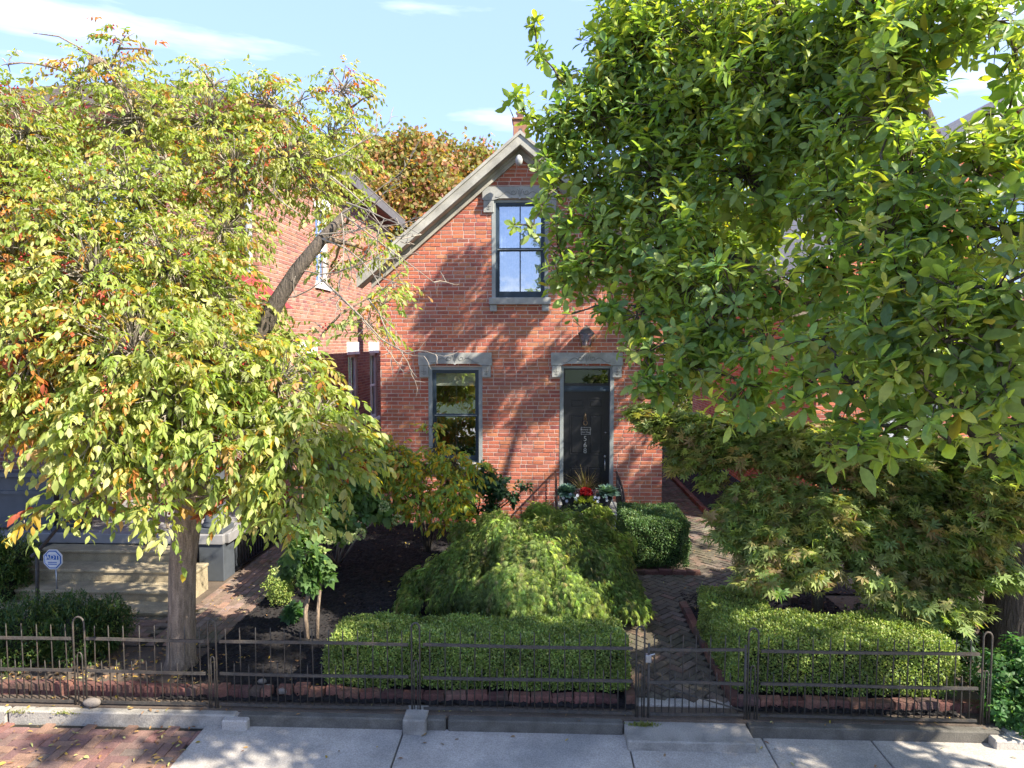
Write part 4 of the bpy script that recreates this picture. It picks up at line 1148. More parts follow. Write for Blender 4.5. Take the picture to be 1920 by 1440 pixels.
# ------------------------------------------------------------------ the neighbour's house at the right
rh = thing('gabled_house', 'orange-lit brick house with pale bargeboards behind the magnolia', 'house', (7.6, 12.4, 0))
GX, GY, GW = 4.95, 12.6, 6.4
pR = at(1835, 210, GY - .4)
gap_z = lambda u: 4.55 + .84 * min(u + .3, GW - u + .3)
gh = [(2.6, 3.6, 4.4, 6.0), (1.2, 2.2, 1.1, 2.9), (4.0, 5.0, 1.1, 2.9)]
brick_wall(rh, (GX, GY, 0), (1, 0, 0), (0, -1, 0), GW, 8.2, gh, M_mortarN, M_brickN, top=lambda u: gap_z(u), seed=12, cols=BRICKCOLS, wts=BRICKW, du=[GW / 2])
brick_wall(rh, (GX, GY + 10, 0), (0, -1, 0), (-1, 0, 0), 10, 4.6, [], M_mortarN, M_brickN, seed=13)
for a, b, c, d in gh:
    w = MB(); x0, x1 = GX + a, GX + b
    w.box(x0, x0 + .07, GY + .03, GY + .1, c, d); w.box(x1 - .07, x1, GY + .03, GY + .1, c, d); w.box(x0 + .071, x1 - .071, GY + .03, GY + .1, c, c + .07); w.box(x0 + .071, x1 - .071, GY + .03, GY + .1, d - .07, d)
    wi = w.build('window', M_trimg, rh)
    g = MB(); g.box(x0 + .07, x1 - .07, GY + .06, GY + .065, c + .07, d - .07); g.build('pane', M_glass, wi)
    g = MB(); g.box(x0, x1, GY + .14, GY + .16, c, d); g.build('interior', M_dark, wi)  # black slab behind the glass, room darkness as colour
    g = MB(); g.box(x0 - .12, x1 + .12, GY - .04, GY + .03, d + .001, d + .24); g.build('lintel', M_stone, wi)
    g = MB(); g.box(x0 - .08, x1 + .08, GY - .05, GY + .03, c - .1, c - .001); g.build('sill', M_stone, wi)
mid = GX + GW / 2; za = gap_z(GW / 2) + .25
for sd in (-1, 1):
    s1 = GW / 2 + .45
    q = lambda s, dz, y: (mid + sd * s, y, za - s * .84 + dz)
    mb = MB(); a = [q(0, .05, GY - .4), q(s1, .05, GY - .4), q(s1, .05, GY + 10.3), q(0, .05, GY + 10.3)]
    mb.add(a + [(x, y, z - .08) for x, y, z in a], [(0, 1, 2, 3), (7, 6, 5, 4), (0, 4, 5, 1), (1, 5, 6, 2), (2, 6, 7, 3), (3, 7, 4, 0)]); mb.build('roof', M_tanroof, rh)
    mb = MB(); a = [q(0, -.22, GY - .44), q(s1, -.22, GY - .44), q(s1, .06, GY - .44), q(0, .06, GY - .44)]
    mb.add(a + [(x, y + .038, z) for x, y, z in a], [(0, 1, 2, 3), (7, 6, 5, 4), (0, 4, 5, 1), (1, 5, 6, 2), (2, 6, 7, 3), (3, 7, 4, 0)]); mb.build('bargeboard', M_cwhite, rh)
    mb = MB(); a = [q(0, -.24, GY - .40), q(s1, -.24, GY - .40), q(s1, -.24, GY - .02), q(0, -.24, GY - .02)]
    mb.add(a + [(x, y, z + .03) for x, y, z in a], [(0, 1, 2, 3), (7, 6, 5, 4), (0, 4, 5, 1), (1, 5, 6, 2), (2, 6, 7, 3), (3, 7, 4, 0)]); mb.build('soffit', M_cwhite, rh)

# ------------------------------------------------------------------ the iron fence
ZB, ZM, ZT, ZTIP, ZSH, ZLOOP = .008, .308, .622, .758, .408, .82
def fx_(px): return at(px, 1300, YF).x
_pk = {}
def picket_mesh(h, m):
    k = (round(h, 2), m.name)
    if k not in _pk:
        mb = MB(); r = .0058; mb.tube([(0, 0, 0), (0, 0, h - .035), (0, 0, h)], [r, r, .0015], 6)
        o = mb.build('picket', m); _pk[k] = o.data; bpy.data.objects.remove(o)
    return _pk[k]
def picket(par, x, y, h, z0=ZB - .02):
    o = bpy.data.objects.new('picket', picket_mesh(h, M_iron)); COL.objects.link(o); o.parent = par
    off = wloc(par); o.location = (x - off.x + random.uniform(-.003, .003), y - off.y, z0 - off.z)
    o.rotation_euler = (random.uniform(-.012, .012), random.uniform(-.018, .018), random.uniform(0, 6))
def loop_post(par, x, y, w=.038, z0=-.06, zt=ZLOOP):
    pts = [(x - w, y, z0)] + [(x - w, y, zt - w)] + [(x - w * math.cos(a), y, zt - w + w * 1.3 * math.sin(a)) for a in np.linspace(.3, math.pi - .3, 7)] + [(x + w, y, zt - w), (x + w, y, z0)]
    mb = MB(); mb.tube(pts, .0085, 8); mb.build('loop_post', M_iron, par)
    pts = [(x - w * .45, y, z0)] + [(x - w * .45 * math.cos(a), y, .44 + w * .9 * math.sin(a)) for a in np.linspace(0, math.pi, 6)] + [(x + w * .45, y, z0)]
    mb = MB(); mb.tube(pts, .006, 6); mb.build('inner_hoop', M_iron, par)
def rails(par, xa, xb, y, sag=.0):
    for z, r in ((ZB, .012), (ZM, .013), (ZT, .013)):
        mb = MB(); n = max(4, int((xb - xa) / .5)); ph = random.uniform(0, 6)
        P = [Vector((xa + (xb - xa) * i / n, y, z + sag * math.sin(i * 1.1 + ph))) for i in range(n + 1)]
        for p, q in zip(P, P[1:]):
            mb.add([(p.x, y - r * .6, p.z - r), (q.x, y - r * .6, q.z - r), (q.x, y + r * .6, q.z - r), (p.x, y + r * .6, p.z - r),
                    (p.x, y - r * .6, p.z + r), (q.x, y - r * .6, q.z + r), (q.x, y + r * .6, q.z + r), (p.x, y + r * .6, p.z + r)],
                   [(0, 1, 5, 4), (2, 3, 7, 6), (4, 5, 6, 7), (3, 2, 1, 0)])
        mb.build('rail', M_iron, par)
def bay(par, xa, xb, y=YF, n=None):
    rails(par, xa + .01, xb - .01, y, .004)
    n = n or round((xb - xa) / .145)
    for i in range(n):
        x = xa + (xb - xa) * (i + .5) / n
        picket(par, x, y + .014, ZTIP - ZB + .02 + random.uniform(-.006, .006))
        if i < n - 1: picket(par, x + (xb - xa) / n / 2, y + .014, ZSH - ZB + .02 + random.uniform(-.008, .008))
xp = [fx_(v) for v in (152, 400, 780, 1200, 1411, 1848)]
f1 = thing('iron_fence', "old wrought-iron fence in front of the neighbour's steps and crabapple trunk", 'fence', (xp[0], YF, -.05), 'wrought-iron fence sections')
bay(f1, xp[0] - 2.4, xp[0] - .06); bay(f1, xp[0] + .06, xp[1] - .06); loop_post(f1, xp[0], YF, .055)
loop_post(f1, xp[0] - 2.46, YF)
f2 = thing('iron_fence', 'wrought-iron fence section in front of the mulch bed and long box hedge', 'fence', (xp[1], YF, -.05), 'wrought-iron fence sections')
loop_post(f2, xp[1], YF); loop_post(f2, xp[2], YF); loop_post(f2, xp[3], YF)
bay(f2, xp[1] + .06, xp[2] - .06); bay(f2, xp[2] + .06, xp[3] - .06)
gt = thing('iron_gate', 'wrought-iron picket gate with latch at the garden walk', 'gate', (fx_(1212), YF, -.05))
ga, gb = fx_(1216), xp[4] - .07
rails(gt, ga, gb, YF, .006)
for x in (ga, gb): 
    mb = MB(); mb.tube([(x, YF, ZB - .04), (x, YF, ZT + .05)], .012, 8); mb.build('gate_stile', M_iron, gt)
n = 7
for i in range(n):
    x = ga + (gb - ga) * (i + .5) / n
    picket(gt, x, YF + .014, ZTIP - ZB + .02); 
    if i < n - 1: picket(gt, x + (gb - ga) / n / 2, YF + .014, ZSH - ZB + .02)
mb = MB(); mb.tube([(ga, YF + .01, .30), (ga + .45, YF + .02, .16), (gb, YF + .01, .045)], .008, 6); mb.build('brace', M_iron, gt)
mb = MB(); mb.bbox(ga - .035, ga + .02, YF - .03, YF + .03, .50, .57, .005); mb.tube([(ga - .02, YF - .02, .56), (ga + .05, YF - .03, .59)], .008, 6); mb.build('latch', M_silver, gt)
f3 = thing('iron_fence', 'wrought-iron fence section right of the gate before the L-shaped hedge', 'fence', (xp[4], YF, -.05), 'wrought-iron fence sections')
loop_post(f3, xp[4], YF, .045); loop_post(f3, xp[5], YF); bay(f3, xp[4] + .06, xp[5] - .06)
mb = MB(); mb.ball(tuple(gz(173, 1325, -.03) + Vector((0, 0, .04))), .06, 2, (1.5, .8, .75), .1)
tag(mb.build('stone', M_rock), 'small pale stone lying on the kerb against the fence', 'stone')
for i, (px, py, s) in enumerate(((503, 1296, .055), (530, 1300, .05), (492, 1284, .045))):
    q = gz(px, py, .0); mb = MB(); mb.ball((q.x, max(q.y, YF + .2), .03), s, 1, (1.2, .9, .8), .2)
    tag(mb.build('rubble_stone', M_rock), ('pinkish rubble stone by the edging left of the long hedge', 'grey rubble stone beside the low edging bricks', 'small rubble stone on the edge of the dark mulch')[i], 'stone', 'rubble stones by the bed edging')

# ------------------------------------------------------------------ vegetation
def lobe_pts(lobes, n, shell=.35, flat=1.0):
    """random points in the ellipsoidal lobes (centre, radius), denser toward their skins"""
    C = np.array([l[0] for l in lobes], float); Rr = np.array([l[1] for l in lobes], float)
    dens = np.array([l[2] if len(l) > 2 else 1.0 for l in lobes])
    w = Rr ** 2.3 * dens; w /= w.sum()
    k = rng.choice(len(lobes), n, p=w)
    d = rdir(n); r = rng.uniform(shell ** 3, 1, n) ** (1 / 3.)
    wob = 1 + .22 * np.sin(d[:, 0] * 5 + k) * np.cos(d[:, 2] * 4 + k * 2)
    P = C[k] + d * (Rr[k] * r * wob)[:, None] * [1, 1, flat]
    return P, d, k
def img_lobes(rows):
    """lobes surveyed as picture column, row, distance, radius"""
    return [(tuple(at(a, b, y)), r, *rest) for a, b, y, r, *rest in rows]
def branches(trunk_top, lobes, name, m, parent, r0=.09, sag=.12, n=6, rend=.012):
    mb = MB(); nodes = []
    T0 = [Vector(q) for q in trunk_top]
    for c, r, *_ in sorted(lobes, key=lambda l: min((Vector(l[0]) - q).length for q in T0)):
        # leave the stem or an earlier limb at the nearest sensible point
        c = Vector(c); best = Vector(trunk_top[0]); bd = 1e9; br = r0
        for p, rr_ in [(Vector(q), r0) for q in trunk_top] + nodes:
            d = (p - c).length + (0.0 if p.z < c.z + .3 else 1.5)
            if d < bd: bd, best, br = d, p, rr_
        L = (c - best).length
        mid1 = best.lerp(c, .33) + Vector((random.uniform(-.1, .1) * L, random.uniform(-.1, .1) * L, sag * L * .7))
        mid2 = best.lerp(c, .68) + Vector((random.uniform(-.08, .08) * L, random.uniform(-.08, .08) * L, sag * L * .6))
        ra = max(min(br * .75, .02 + .022 * L + .01), rend * 1.3)
        mb.tube([best, mid1, mid2, c], [ra, ra * .72, ra * .5, max(ra * .33, rend)], n)
        nodes += [(mid2, ra * .5), (c, max(ra * .33, rend)), (mid1, ra * .72)]
    return mb
def twigs(P, lobes, k, m, parent, name='twigs', r=.0045, frac=1.0, bend=.15, sides=3):
    """thin twigs from each lobe's heart to its leaf tips"""
    n = len(P); sel = np.nonzero(rng.uniform(size=n) < frac)[0]
    C = np.array([lobes[i][0] for i in k[sel]]); T = P[sel]
    v = T - C; L = np.linalg.norm(v, axis=1, keepdims=True)
    st = C + v * rng.uniform(0, .35, (len(sel), 1))
    mid = (st + T) / 2 + rng.normal(size=(len(sel), 3)) * L * .07 + np.array([0, 0, 1]) * L * bend * .5
    ax = unit(T - st); o1 = unit(np.cross(ax, rdir(len(sel)))); o2 = np.cross(ax, o1)
    V = []
    for p, rr_ in ((st, r * 1.6), (mid, r * 1.1), (T, r * .5)):
        for j in range(sides):
            a = 2 * math.pi * j / sides
            V.append(p + (o1 * math.cos(a) + o2 * math.sin(a)) * rr_)
    V = np.stack(V, 1)
    F = []
    for s in range(2):
        for j in range(sides):
            a, b = s * sides + j, s * sides + (j + 1) % sides
            F.append((a, b, b + sides, a + sides))
    F = np.array(F)
    off = np.array(wloc(parent))
    VV = (V - off).reshape(-1, 3); FF = (F[None] + (np.arange(len(sel)) * V.shape[1])[:, None, None]).reshape(-1, 4)
    o = link(name, fast_mesh(name, VV, FF, None, m), parent); o['kind'] = 'stuff'
    return o
UP = np.array([0, 0, 1.0])
def rosettes(P, out, nl, size, sp, droop=.0, seed=0):
    """whorls of leaves round each shoot tip"""
    n = len(P)
    ax = unit(out * .55 + UP * .55 + rng.normal(size=(n, 3)) * .25)
    o1 = unit(np.cross(ax, rdir(n))); o2 = np.cross(ax, o1)
    PP, DD, NN, SS, KK = [], [], [], [], []
    ph = rng.uniform(0, 6.28, n)
    for j in range(nl):
        a = ph + j * 2.399
        sp_j = R(28) + (R(sp) - R(28)) * (j + 1) / nl + rng.normal(size=n) * .18
        rad = o1 * np.cos(a)[:, None] + o2 * np.sin(a)[:, None]
        D = ax * np.cos(sp_j)[:, None] + rad * np.sin(sp_j)[:, None] - UP * droop * (.3 + j / nl)
        PP.append(P - ax * (size * .75 * j / nl)[:, None] + rad * .004); DD.append(D)
        NN.append(ax * .8 - rad * .25 + UP * .35 + rng.normal(size=(n, 3)) * .16); SS.append(size * rng.uniform(.55, 1.15, n) * (1 - .3 * (j < 2)))
        KK.append(np.arange(n))
    return [np.concatenate(a) for a in (PP, DD, NN, SS, KK)]
def sprays(P, out, nl, length, size, droop=.5, lift=.25):
    """arching shoots with alternate hanging leaves"""
    n = len(P)
    h = unit(out * [1, 1, .25] + rng.normal(size=(n, 3)) * .35 + UP * lift)
    PP, DD, NN, SS, KK = [], [], [], [], []
    side = unit(np.cross(h, UP + rng.normal(size=(n, 3)) * .2))
    for j in range(nl):
        t = (j + .5) / nl
        pos = P + h * (length * t)[:, None] - UP * (length * droop * t * t)[:, None]
        tan = unit(h - UP * (2 * droop * t))
        sgn = 1 if j % 2 else -1
        D = tan * .65 + side * sgn * .6 - UP * rng.uniform(.1, .6, (n, 1)) + rng.normal(size=(n, 3)) * .22
        PP.append(pos); DD.append(D); NN.append(UP * 1.0 + side * sgn * .5 + rng.normal(size=(n, 3)) * .35); SS.append(size * rng.uniform(.5, 1.2, n)); KK.append(np.arange(n))
    return [np.concatenate(a) for a in (PP, DD, NN, SS, KK)]

# --- the crabapple tree
tb = gz(340, 1243, 0.0)
crab = thing('crabapple_tree', 'sunlit yellow-green crabapple tree full of red fruit with a straight grey-brown trunk', 'tree', tuple(tb))
mb = MB()
tr_ = [tb + Vector((0, 0, -.08)), tb + Vector((0, 0, .06)), at(341, 1160, tb.y), at(342, 1060, tb.y), at(352, 970, tb.y - .02), at(366, 900, tb.y)]
mb.tube(tr_, [.20, .15, .136, .134, .14, .15], 18)
f0 = tr_[-1]
l1 = [f0 + Vector((0, 0, -.08)), at(420, 740, 7.3), at(485, 632, 7.3), at(520, 565, 7.35), at(558, 505, 7.4), at(604, 448, 7.45), at(650, 395, 7.7)]
l2 = [f0 + Vector((0, 0, -.08)), at(350, 780, 7.3), at(330, 600, 7.3), at(310, 450, 7.4), at(292, 310, 7.5), at(262, 220, 7.5), at(184, 110, 7.4)]
l3 = [f0 + Vector((0, 0, -.08)), at(300, 790, 7.1), at(200, 690, 6.9), at(90, 560, 6.8), at(40, 480, 6.8)]
l4 = [at(340, 690, 7.3), at(400, 520, 7.6), at(460, 360, 7.8), at(520, 230, 7.9)]
ml = MB(); ml.tube(l1, [.12, .105, .092, .085, .075, .062, .03], 12); ml.build('main_limb', M_barkd, crab); mb.tube(l2, [.12, .10, .08, .06, .04, .025, .012], 10)
mb.tube(l3, [.10, .08, .06, .045, .03], 10); mb.tube(l4, [.07, .055, .04, .02], 8)
mb.tube([at(184, 110, 7.4), at(150, 90, 7.35), at(110, 68, 7.3), at(62, 62, 7.2)], [.012, .010, .008, .004], 6)
mb.build('trunk', M_bark, crab)
CL = img_lobes([(228, 78, 7.6, .17), (215, 140, 7.6, .3), (150, 150, 7.4, .26), (95, 125, 7.3, .1), (15, 120, 7, .12), (22, 185, 7, .26), (50, 250, 7, .45), (250, 230, 7.6, .55), (285, 95, 7.5, .07),
    (370, 125, 7.8, .12), (400, 160, 7.8, .24), (390, 235, 7.8, .5), (480, 145, 7.9, .12), (500, 195, 8, .36), (560, 190, 8, .2), (625, 130, 8.2, .13), (640, 170, 8.2, .28), (660, 220, 8.2, .24), (620, 260, 8.2, .36), (700, 180, 8.2, .07), (670, 300, 8.2, .2),
    (540, 300, 7.8, .5), (590, 350, 8.0, .4), (440, 320, 7.6, .5), (330, 330, 7.4, .45), (250, 360, 7.0, .5, 1.1), (140, 400, 6.8, .5), (90, 330, 7.2, .3, .6), (180, 290, 7.4, .3, .7), (10, 380, 6.8, .6), (40, 500, 6.6, .75), (180, 520, 6.6, .7), (320, 500, 6.9, .6),
    (420, 430, 7.4, .4), (650, 420, 8, .25, .8), (620, 500, 7.9, .22, .6), (690, 470, 7.8, .22), (735, 540, 7.6, .16), (690, 610, 7.5, .2, .9), (720, 570, 7.6, .16), (440, 470, 7.4, .2, .6), (400, 560, 7.2, .5),  (550, 690, 7.2, .2, .8), (610, 620, 7.4, .13, .7),
    (80, 650, 6.4, .75), (250, 660, 6.4, .7), (400, 680, 6.7, .6), (520, 720, 6.8, .45), (590, 790, 6.8, .4), (630, 860, 6.8, .32), (90, 770, 6.3, .36, 1.1), (20, 770, 6.4, .3), (200, 800, 6.2, .5), (330, 760, 6.4, .5), (430, 830, 6.4, .4),
    (540, 850, 6.5, .36), (545, 930, 6.4, .22), (560, 975, 6.3, .11), (500, 920, 6.4, .25), (440, 930, 6.3, .2), (290, 880, 6.2, .28), (215, 900, 6.1, .24), (300, 945, 6.1, .16), (315, 990, 6.0, .08), (150, 940, 6.0, .17), (95, 960, 6.0, .11), (50, 985, 6.0, .07), (20, 560, 6.9, .7),
    (-60, 300, 7, .8), (-100, 560, 6.8, 1.1), (-90, 740, 6.6, .5), (340, 600, 7.8, .8), (150, 620, 7.6, .9), (450, 640, 8, .6)])
br = branches([f0, *l1[1:], *l2[1:], *l3[1:], *l4[1:]], CL, 'limbs', M_bark, crab, .06, .06)
br.build('limbs', M_bark, crab, kind='stuff')
P, d, k = lobe_pts(CL, 13000, .3)
twigs(P, CL, k, M_twig, crab, frac=.5, r=.006)
PP, DD, NN, SS, KK = sprays(P, d, 9, rng.uniform(.15, .34, len(P)), np.interp(P[:, 2], [2.2, 3.2, 4.6], [.108, .088, .068]), .55)
shade = pal(len(P), [(.32, .36, .10), (.26, .32, .075), (.42, .43, .17), (.19, .25, .06), (.46, .38, .12), (.42, .25, .10)], [5, 4.5, 4, 2, .9, .35], .18)
px_, py_, _ = project(P)
warm = np.clip((330 - px_) / 400, 0, 1) * np.clip(1.2 - abs(py_ - 820) / 320, 0, 1) + .5 * np.clip((300 - py_) / 260, 0, 1)
lobe_warm = rng.uniform(0, 1, len(CL))[k] ** 2
redp = rng.uniform(size=len(P)) < np.clip(warm, .12, 1) * lobe_warm * 1.25
shade[redp] = pal(redp.sum(), [(.42, .17, .05), (.45, .28, .05), (.36, .09, .04)], [2, 2, 1])
CCc = shade[KK] * rng.uniform(.85, 1.15, (len(KK), 1))
yl = rng.uniform(size=len(KK)) < .03
CCc[yl] = pal(yl.sum(), [(.50, .36, .04), (.46, .20, .05)], [2, 1])
pk = nearest_in_view(PP, 300)
scatter('leaf', M_leaf, crab, T_crabs, PP, DD, NN, SS, 1.2, CCc, pk, stuffname='crown')
def berries(parent, P, n, r=.009, drop=.05, m=None):
    c = P[rng.choice(len(P), n)] + rng.normal(size=(n, 3)) * .02
    c = np.repeat(c, 5, 0) + rng.normal(size=(n * 5, 3)) * .022 - UP * drop
    bm = bmesh.new(); bmesh.ops.create_icosphere(bm, subdivisions=1, radius=1); bm.verts.index_update()
    tv = np.array([v.co for v in bm.verts]); tf = np.array([[v.index for v in f.verts] for f in bm.faces]); bm.free()
    V = (c[:, None] - np.array(wloc(parent)) + tv[None] * (r * rng.uniform(.7, 1.2, len(c)))[:, None, None]).reshape(-1, 3)
    F = (tf[None] + (np.arange(len(c)) * len(tv))[:, None, None]).reshape(-1, 3)
    o = link('berries', fast_mesh('berries', V, F, None, m or M_berry), parent); o['kind'] = 'stuff'
berries(crab, P[lobe_warm > .15], 1100, .0105)
# bare grey spurs at the right side and through the crown
mb = MB()
def spur(a, L, dr_, depth=0):
    pts = [Vector(a)]; dd = Vector(dr_).normalized()
    n = 4
    for i in range(n):
        dd = (dd + Vector((random.uniform(-.35, .35), random.uniform(-.3, .3), random.uniform(-.3, .3)))).normalized()
        pts.append(pts[-1] + dd * L / n)
    r = .0045 + .009 * L / 1.2
    mb.tube(pts, [r, r * .8, r * .6, r * .45, r * .3], 4, False)
    if depth < 2:
        for i in range(1, n + 1):
            if random.random() < .8:
                s_ = (dd + Vector((random.uniform(-1, 1), random.uniform(-.6, .6), random.uniform(-1, 1)))).normalized()
                spur(pts[i], L * random.uniform(.25, .45), s_, depth + 1)
for (a, b) in (((600, 440), (720, 400)), ((604, 448), (760, 470)), ((560, 505), (700, 560)), ((520, 560), (640, 520)), ((640, 400), (800, 480)), ((640, 400), (730, 330)), ((485, 640), (600, 700)), ((600, 520), (790, 600)),
               ((292, 310), (420, 330)), ((262, 220), (120, 240)), ((292, 310), (100, 330)), ((310, 400), (90, 380)), ((184, 110), (260, 200)), ((560, 400), (480, 330)), ((690, 560), (800, 640)), ((640, 560), (720, 640)), ((262, 200), (330, 250)), ((380, 400), (480, 420)), ((610, 300), (720, 260)), ((620, 330), (740, 420)), ((640, 400), (700, 520)), ((604, 448), (690, 430)), ((650, 380), (830, 440)), ((200, 260), (60, 300)), ((230, 330), (90, 300)), ((330, 430), (230, 460))):
    A, B = at(*a, 7.4), at(*b, 7.25)
    spur(A, (B - A).length * 1.15, B - A)
mb.build('bare_twigs', M_twig, crab, kind='stuff')

# --- the magnolia
mt = gz(1905, 1215, 0.0)
mag = thing('magnolia_tree', 'huge dark green magnolia with large glossy leaves filling the right half of the view', 'tree', (5.35, 7.7, 0))
B0 = Vector((5.35, 7.75, 0))
mb = MB()
mb.tube([B0 + Vector((0, 0, -.1)), B0 + Vector((0, 0, .15)), B0 + Vector((-.05, 0, .7)), B0 + Vector((-.1, -.05, 1.3)), B0 + Vector((-.1, -.1, 1.9))], [.50, .38, .30, .29, .30], 18)
fk = B0 + Vector((-.1, -.1, 1.8))
m1 = [fk, Vector((4.6, 7.7, 3.2)), Vector((3.9, 7.8, 4.6)), Vector((3.1, 8.0, 5.8)), Vector((2.6, 8.1, 7.2)), Vector((2.3, 8.2, 8.6))]
m2 = [fk, Vector((5.4, 7.3, 3.4)), Vector((5.2, 7.0, 5.0)), Vector((4.9, 7.2, 6.8)), Vector((5.0, 7.4, 9.0))]
m3 = [fk, Vector((4.9, 6.6, 2.9)), Vector((4.3, 5.5, 3.5)), Vector((3.6, 4.7, 3.9))]
m4 = [fk, Vector((4.4, 7.6, 2.9)), Vector((3.2, 7.5, 3.7)), Vector((2.2, 7.7, 4.3)), Vector((1.4, 7.9, 4.6))]
m5 = [fk, Vector((5.6, 8.2, 3.4)), Vector((5.4, 9.2, 5.2)), Vector((5.0, 10.0, 7.4))]
for L_, r in ((m1, .17), (m2, .19), (m3, .12), (m4, .12), (m5, .14)):
    mb.tube(L_, list(np.linspace(r, r * .3, len(L_))), 10)
p_ = at(1890, 1030, 7.7)
mb.tube([B0 + Vector((-.15, -.1, 1.3)), B0 + Vector((-.5, -.35, 1.9)), B0 + Vector((-.7, -.5, 2.6))], [.16, .12, .05], 10)
mb.build('trunk', M_barkd, mag)
ML = img_lobes([(1000, 45, 8.6, .12), (1015, 95, 8.6, .16), (1050, 150, 8.5, .26), (965, 175, 8.3, .14), (985, 215, 8.3, .18), (1040, 240, 8.3, .38), (1110, 220, 8.3, .5), (1110, 320, 8.1, .36), (1010, 300, 7.9, .14, .6), (1015, 385, 7.9, .10), (960, 420, 7.8, .06, 1.5),
    (1000, 425, 7.8, .10, 1.4), (1060, 410, 7.8, .22), (1120, 420, 7.8, .36), (1045, 465, 7.9, .16), (1060, 300, 8.3, .26), (1090, 335, 8.2, .3), (1030, 325, 8.1, .16), (1040, 355, 8.0, .24), (1045, 515, 7.8, .17), (1050, 530, 7.5, .24), (1100, 500, 7.6, .34), (1150, 480, 7.6, .36), (1072, 588, 7.2, .06, 1.6), (1150, 570, 7.1, .22), (1195, 590, 6.9, .3), (1215, 660, 6.5, .22), (1225, 720, 6.3, .18), (1235, 740, 6.2, .12),
    (1170, 380, 8.4, .5), (1200, 260, 8.5, .6), (1150, 180, 8.6, .5), (1250, 520, 7.6, .4), (1330, 480, 8.6, .6), (1280, 620, 7.2, .3), (1190, 130, 8.6, .75), (1230, 30, 8.8, .8), (1150, 60, 8.8, .4), (1290, 210, 8, .8), (1230, 330, 7.8, .6), (1250, 440, 7.3, .6), (1290, 540, 6.8, .5), (1330, 620, 6.4, .4), (1300, 690, 6.2, .28), (1400, 720, 5.8, .32), (1370, 750, 5.8, .2), (1440, 640, 5.8, .4), (1380, 560, 6.3, .5), 
    (1350, 100, 8.2, .9), (1400, 330, 7.3, .65), (1470, 200, 7.2, .8), (1480, 60, 7.4, .9), (1580, 240, 6.6, .6), (1560, 380, 6.2, .5), (1600, 110, 6.8, .7), (1470, 560, 6.0, .35), (1560, 520, 5.6, .4), (1540, 640, 5.3, .35), (1500, 730, 5.2, .26), (1600, 720, 4.9, .3), (1620, 800, 4.7, .22), (1550, 830, 4.8, .14), (1600, 850, 4.6, .12), (1690, 800, 4.6, .2), (1690, 700, 4.6, .28),
    (1660, 620, 4.8, .35), (1760, 750, 4.4, .22), (1780, 830, 4.4, .12), (1820, 770, 4.3, .2), (1880, 720, 4.2, .22), (1770, 640, 4.4, .3), (1790, 540, 4.5, .26, 1.4), (1870, 540, 4.4, .28, 1.3), (1870, 630, 4.3, .3), (1885, 800, 4.3, .16), (1900, 850, 5.2, .2), (1690, 530, 4.9, .35), (1660, 440, 5.3, .4), (1770, 430, 5.1, .4), (1880, 430, 4.9, .36), 
    (1700, 330, 5.5, .45), (1830, 330, 5.3, .4), (1660, 220, 5.9, .4), (1680, 110, 6.0, .5), (1750, 40, 5.9, .4), (1860, 40, 5.6, .35), (1905, 95, 5.4, .22), (1850, 215, 6.2, .2, .7), (1900, 235, 5.6, .2), (1890, 280, 5.4, .3, .8), (1620, 20, 6.6, .6), (1900, 150, 5.6, .16, .5),
    (1520, 300, 9.5, .7, .4), (1350, 420, 9.5, .7, .5), (1650, 350, 9, .8, .4), (1450, 130, 10, 1.0, .3), (1560, 600, 8, .6, .7), (1750, 560, 7.5, .7, .7), (1400, 480, 8.5, .4, .6), (1450, 430, 7.6, .35, .8), (1300, 380, 9.4, .8, .7), (1700, 650, 7, .6, .8), (1850, 650, 7, .6, .8), (1620, 700, 7.5, .5, .8)])
ML += [((x, y, z), r, dn) for x, y, z, r, dn in [(2.5, 10.8, 8.0, .5, 1), (3.3, 11.2, 8.8, .45, 1), (3.0, 10.4, 9.3, .4, 1), (4.0, 11.0, 9.9, .5, 1), (2.6, 11.4, 7.0, .35, .9), (2.9, 3.0, 4.6, .42, .9), (3.3, 3.1, 5.4, .5, .9), (2.8, 2.8, 5.9, .4, .9), (3.9, 3.0, 5.0, .55, .9), (3.6, 2.9, 6.3, .5, .8), (1.8, 2.4, 6.2, .24, .8), (2.9, 2.2, 7.1, .26, .8), (2.5, 2.6, 5.8, .24, .8),(2.4, 8.9, 8.0, .9, .4), (7.4, 9.0, 6.6, 1.3, .4), *[(random.uniform(2.6, 8), random.uniform(9.7, 11.4), random.uniform(5.2, 11), random.uniform(.2, .5), 1.0) for _ in range(32)], *[(random.uniform(4.9, 6.6), random.uniform(1.6, 3.0), random.uniform(8.4, 10.4), random.uniform(.3, .5), .9) for _ in range(13)],  # unseen outer lobes, added and shaped to throw dappled shade on facade and pavement
    
    (5.6, 2.8, 7.4, .8, .6), (5.0, 3.1, 4.4, .95, .9), (5.8, 2.9, 5.4, 1.1, .8), (6.6, 2.9, 6.6, 1.0, .7), (4.3, 3.0, 4.1, .7, .8), (6.3, 4.0, 3.6, .9, .7), (7.4, 3.6, 5.6, 1.0, .6), (6.4, 2.2, 4.6, 1.0, .8), (5.2, 2.4, 6.4, .9, .6), (3.6, 2.4, 4.6, .7, .8), (8.2, 6.4, 5.0, 1.5, .5), (4.2, 1.8, 5.6, .8, .7), (7.6, 2.8, 7.6, 1.0, .5), (3.0, 1.6, 5.2, .7, .6)]]
br = branches([*m1, *m2, *m3, *m4, *m5], ML, 'limbs', M_barkd, mag, .08, .05)
br.build('limbs', M_barkd, mag, kind='stuff')
P, d, k = lobe_pts(ML, 8600, .3)
twigs(P, ML, k, M_twigd, mag, frac=.8, r=.005)
PP, DD, NN, SS, KK = rosettes(P, d, 9, rng.uniform(.13, .185, len(P)), 105, .12)
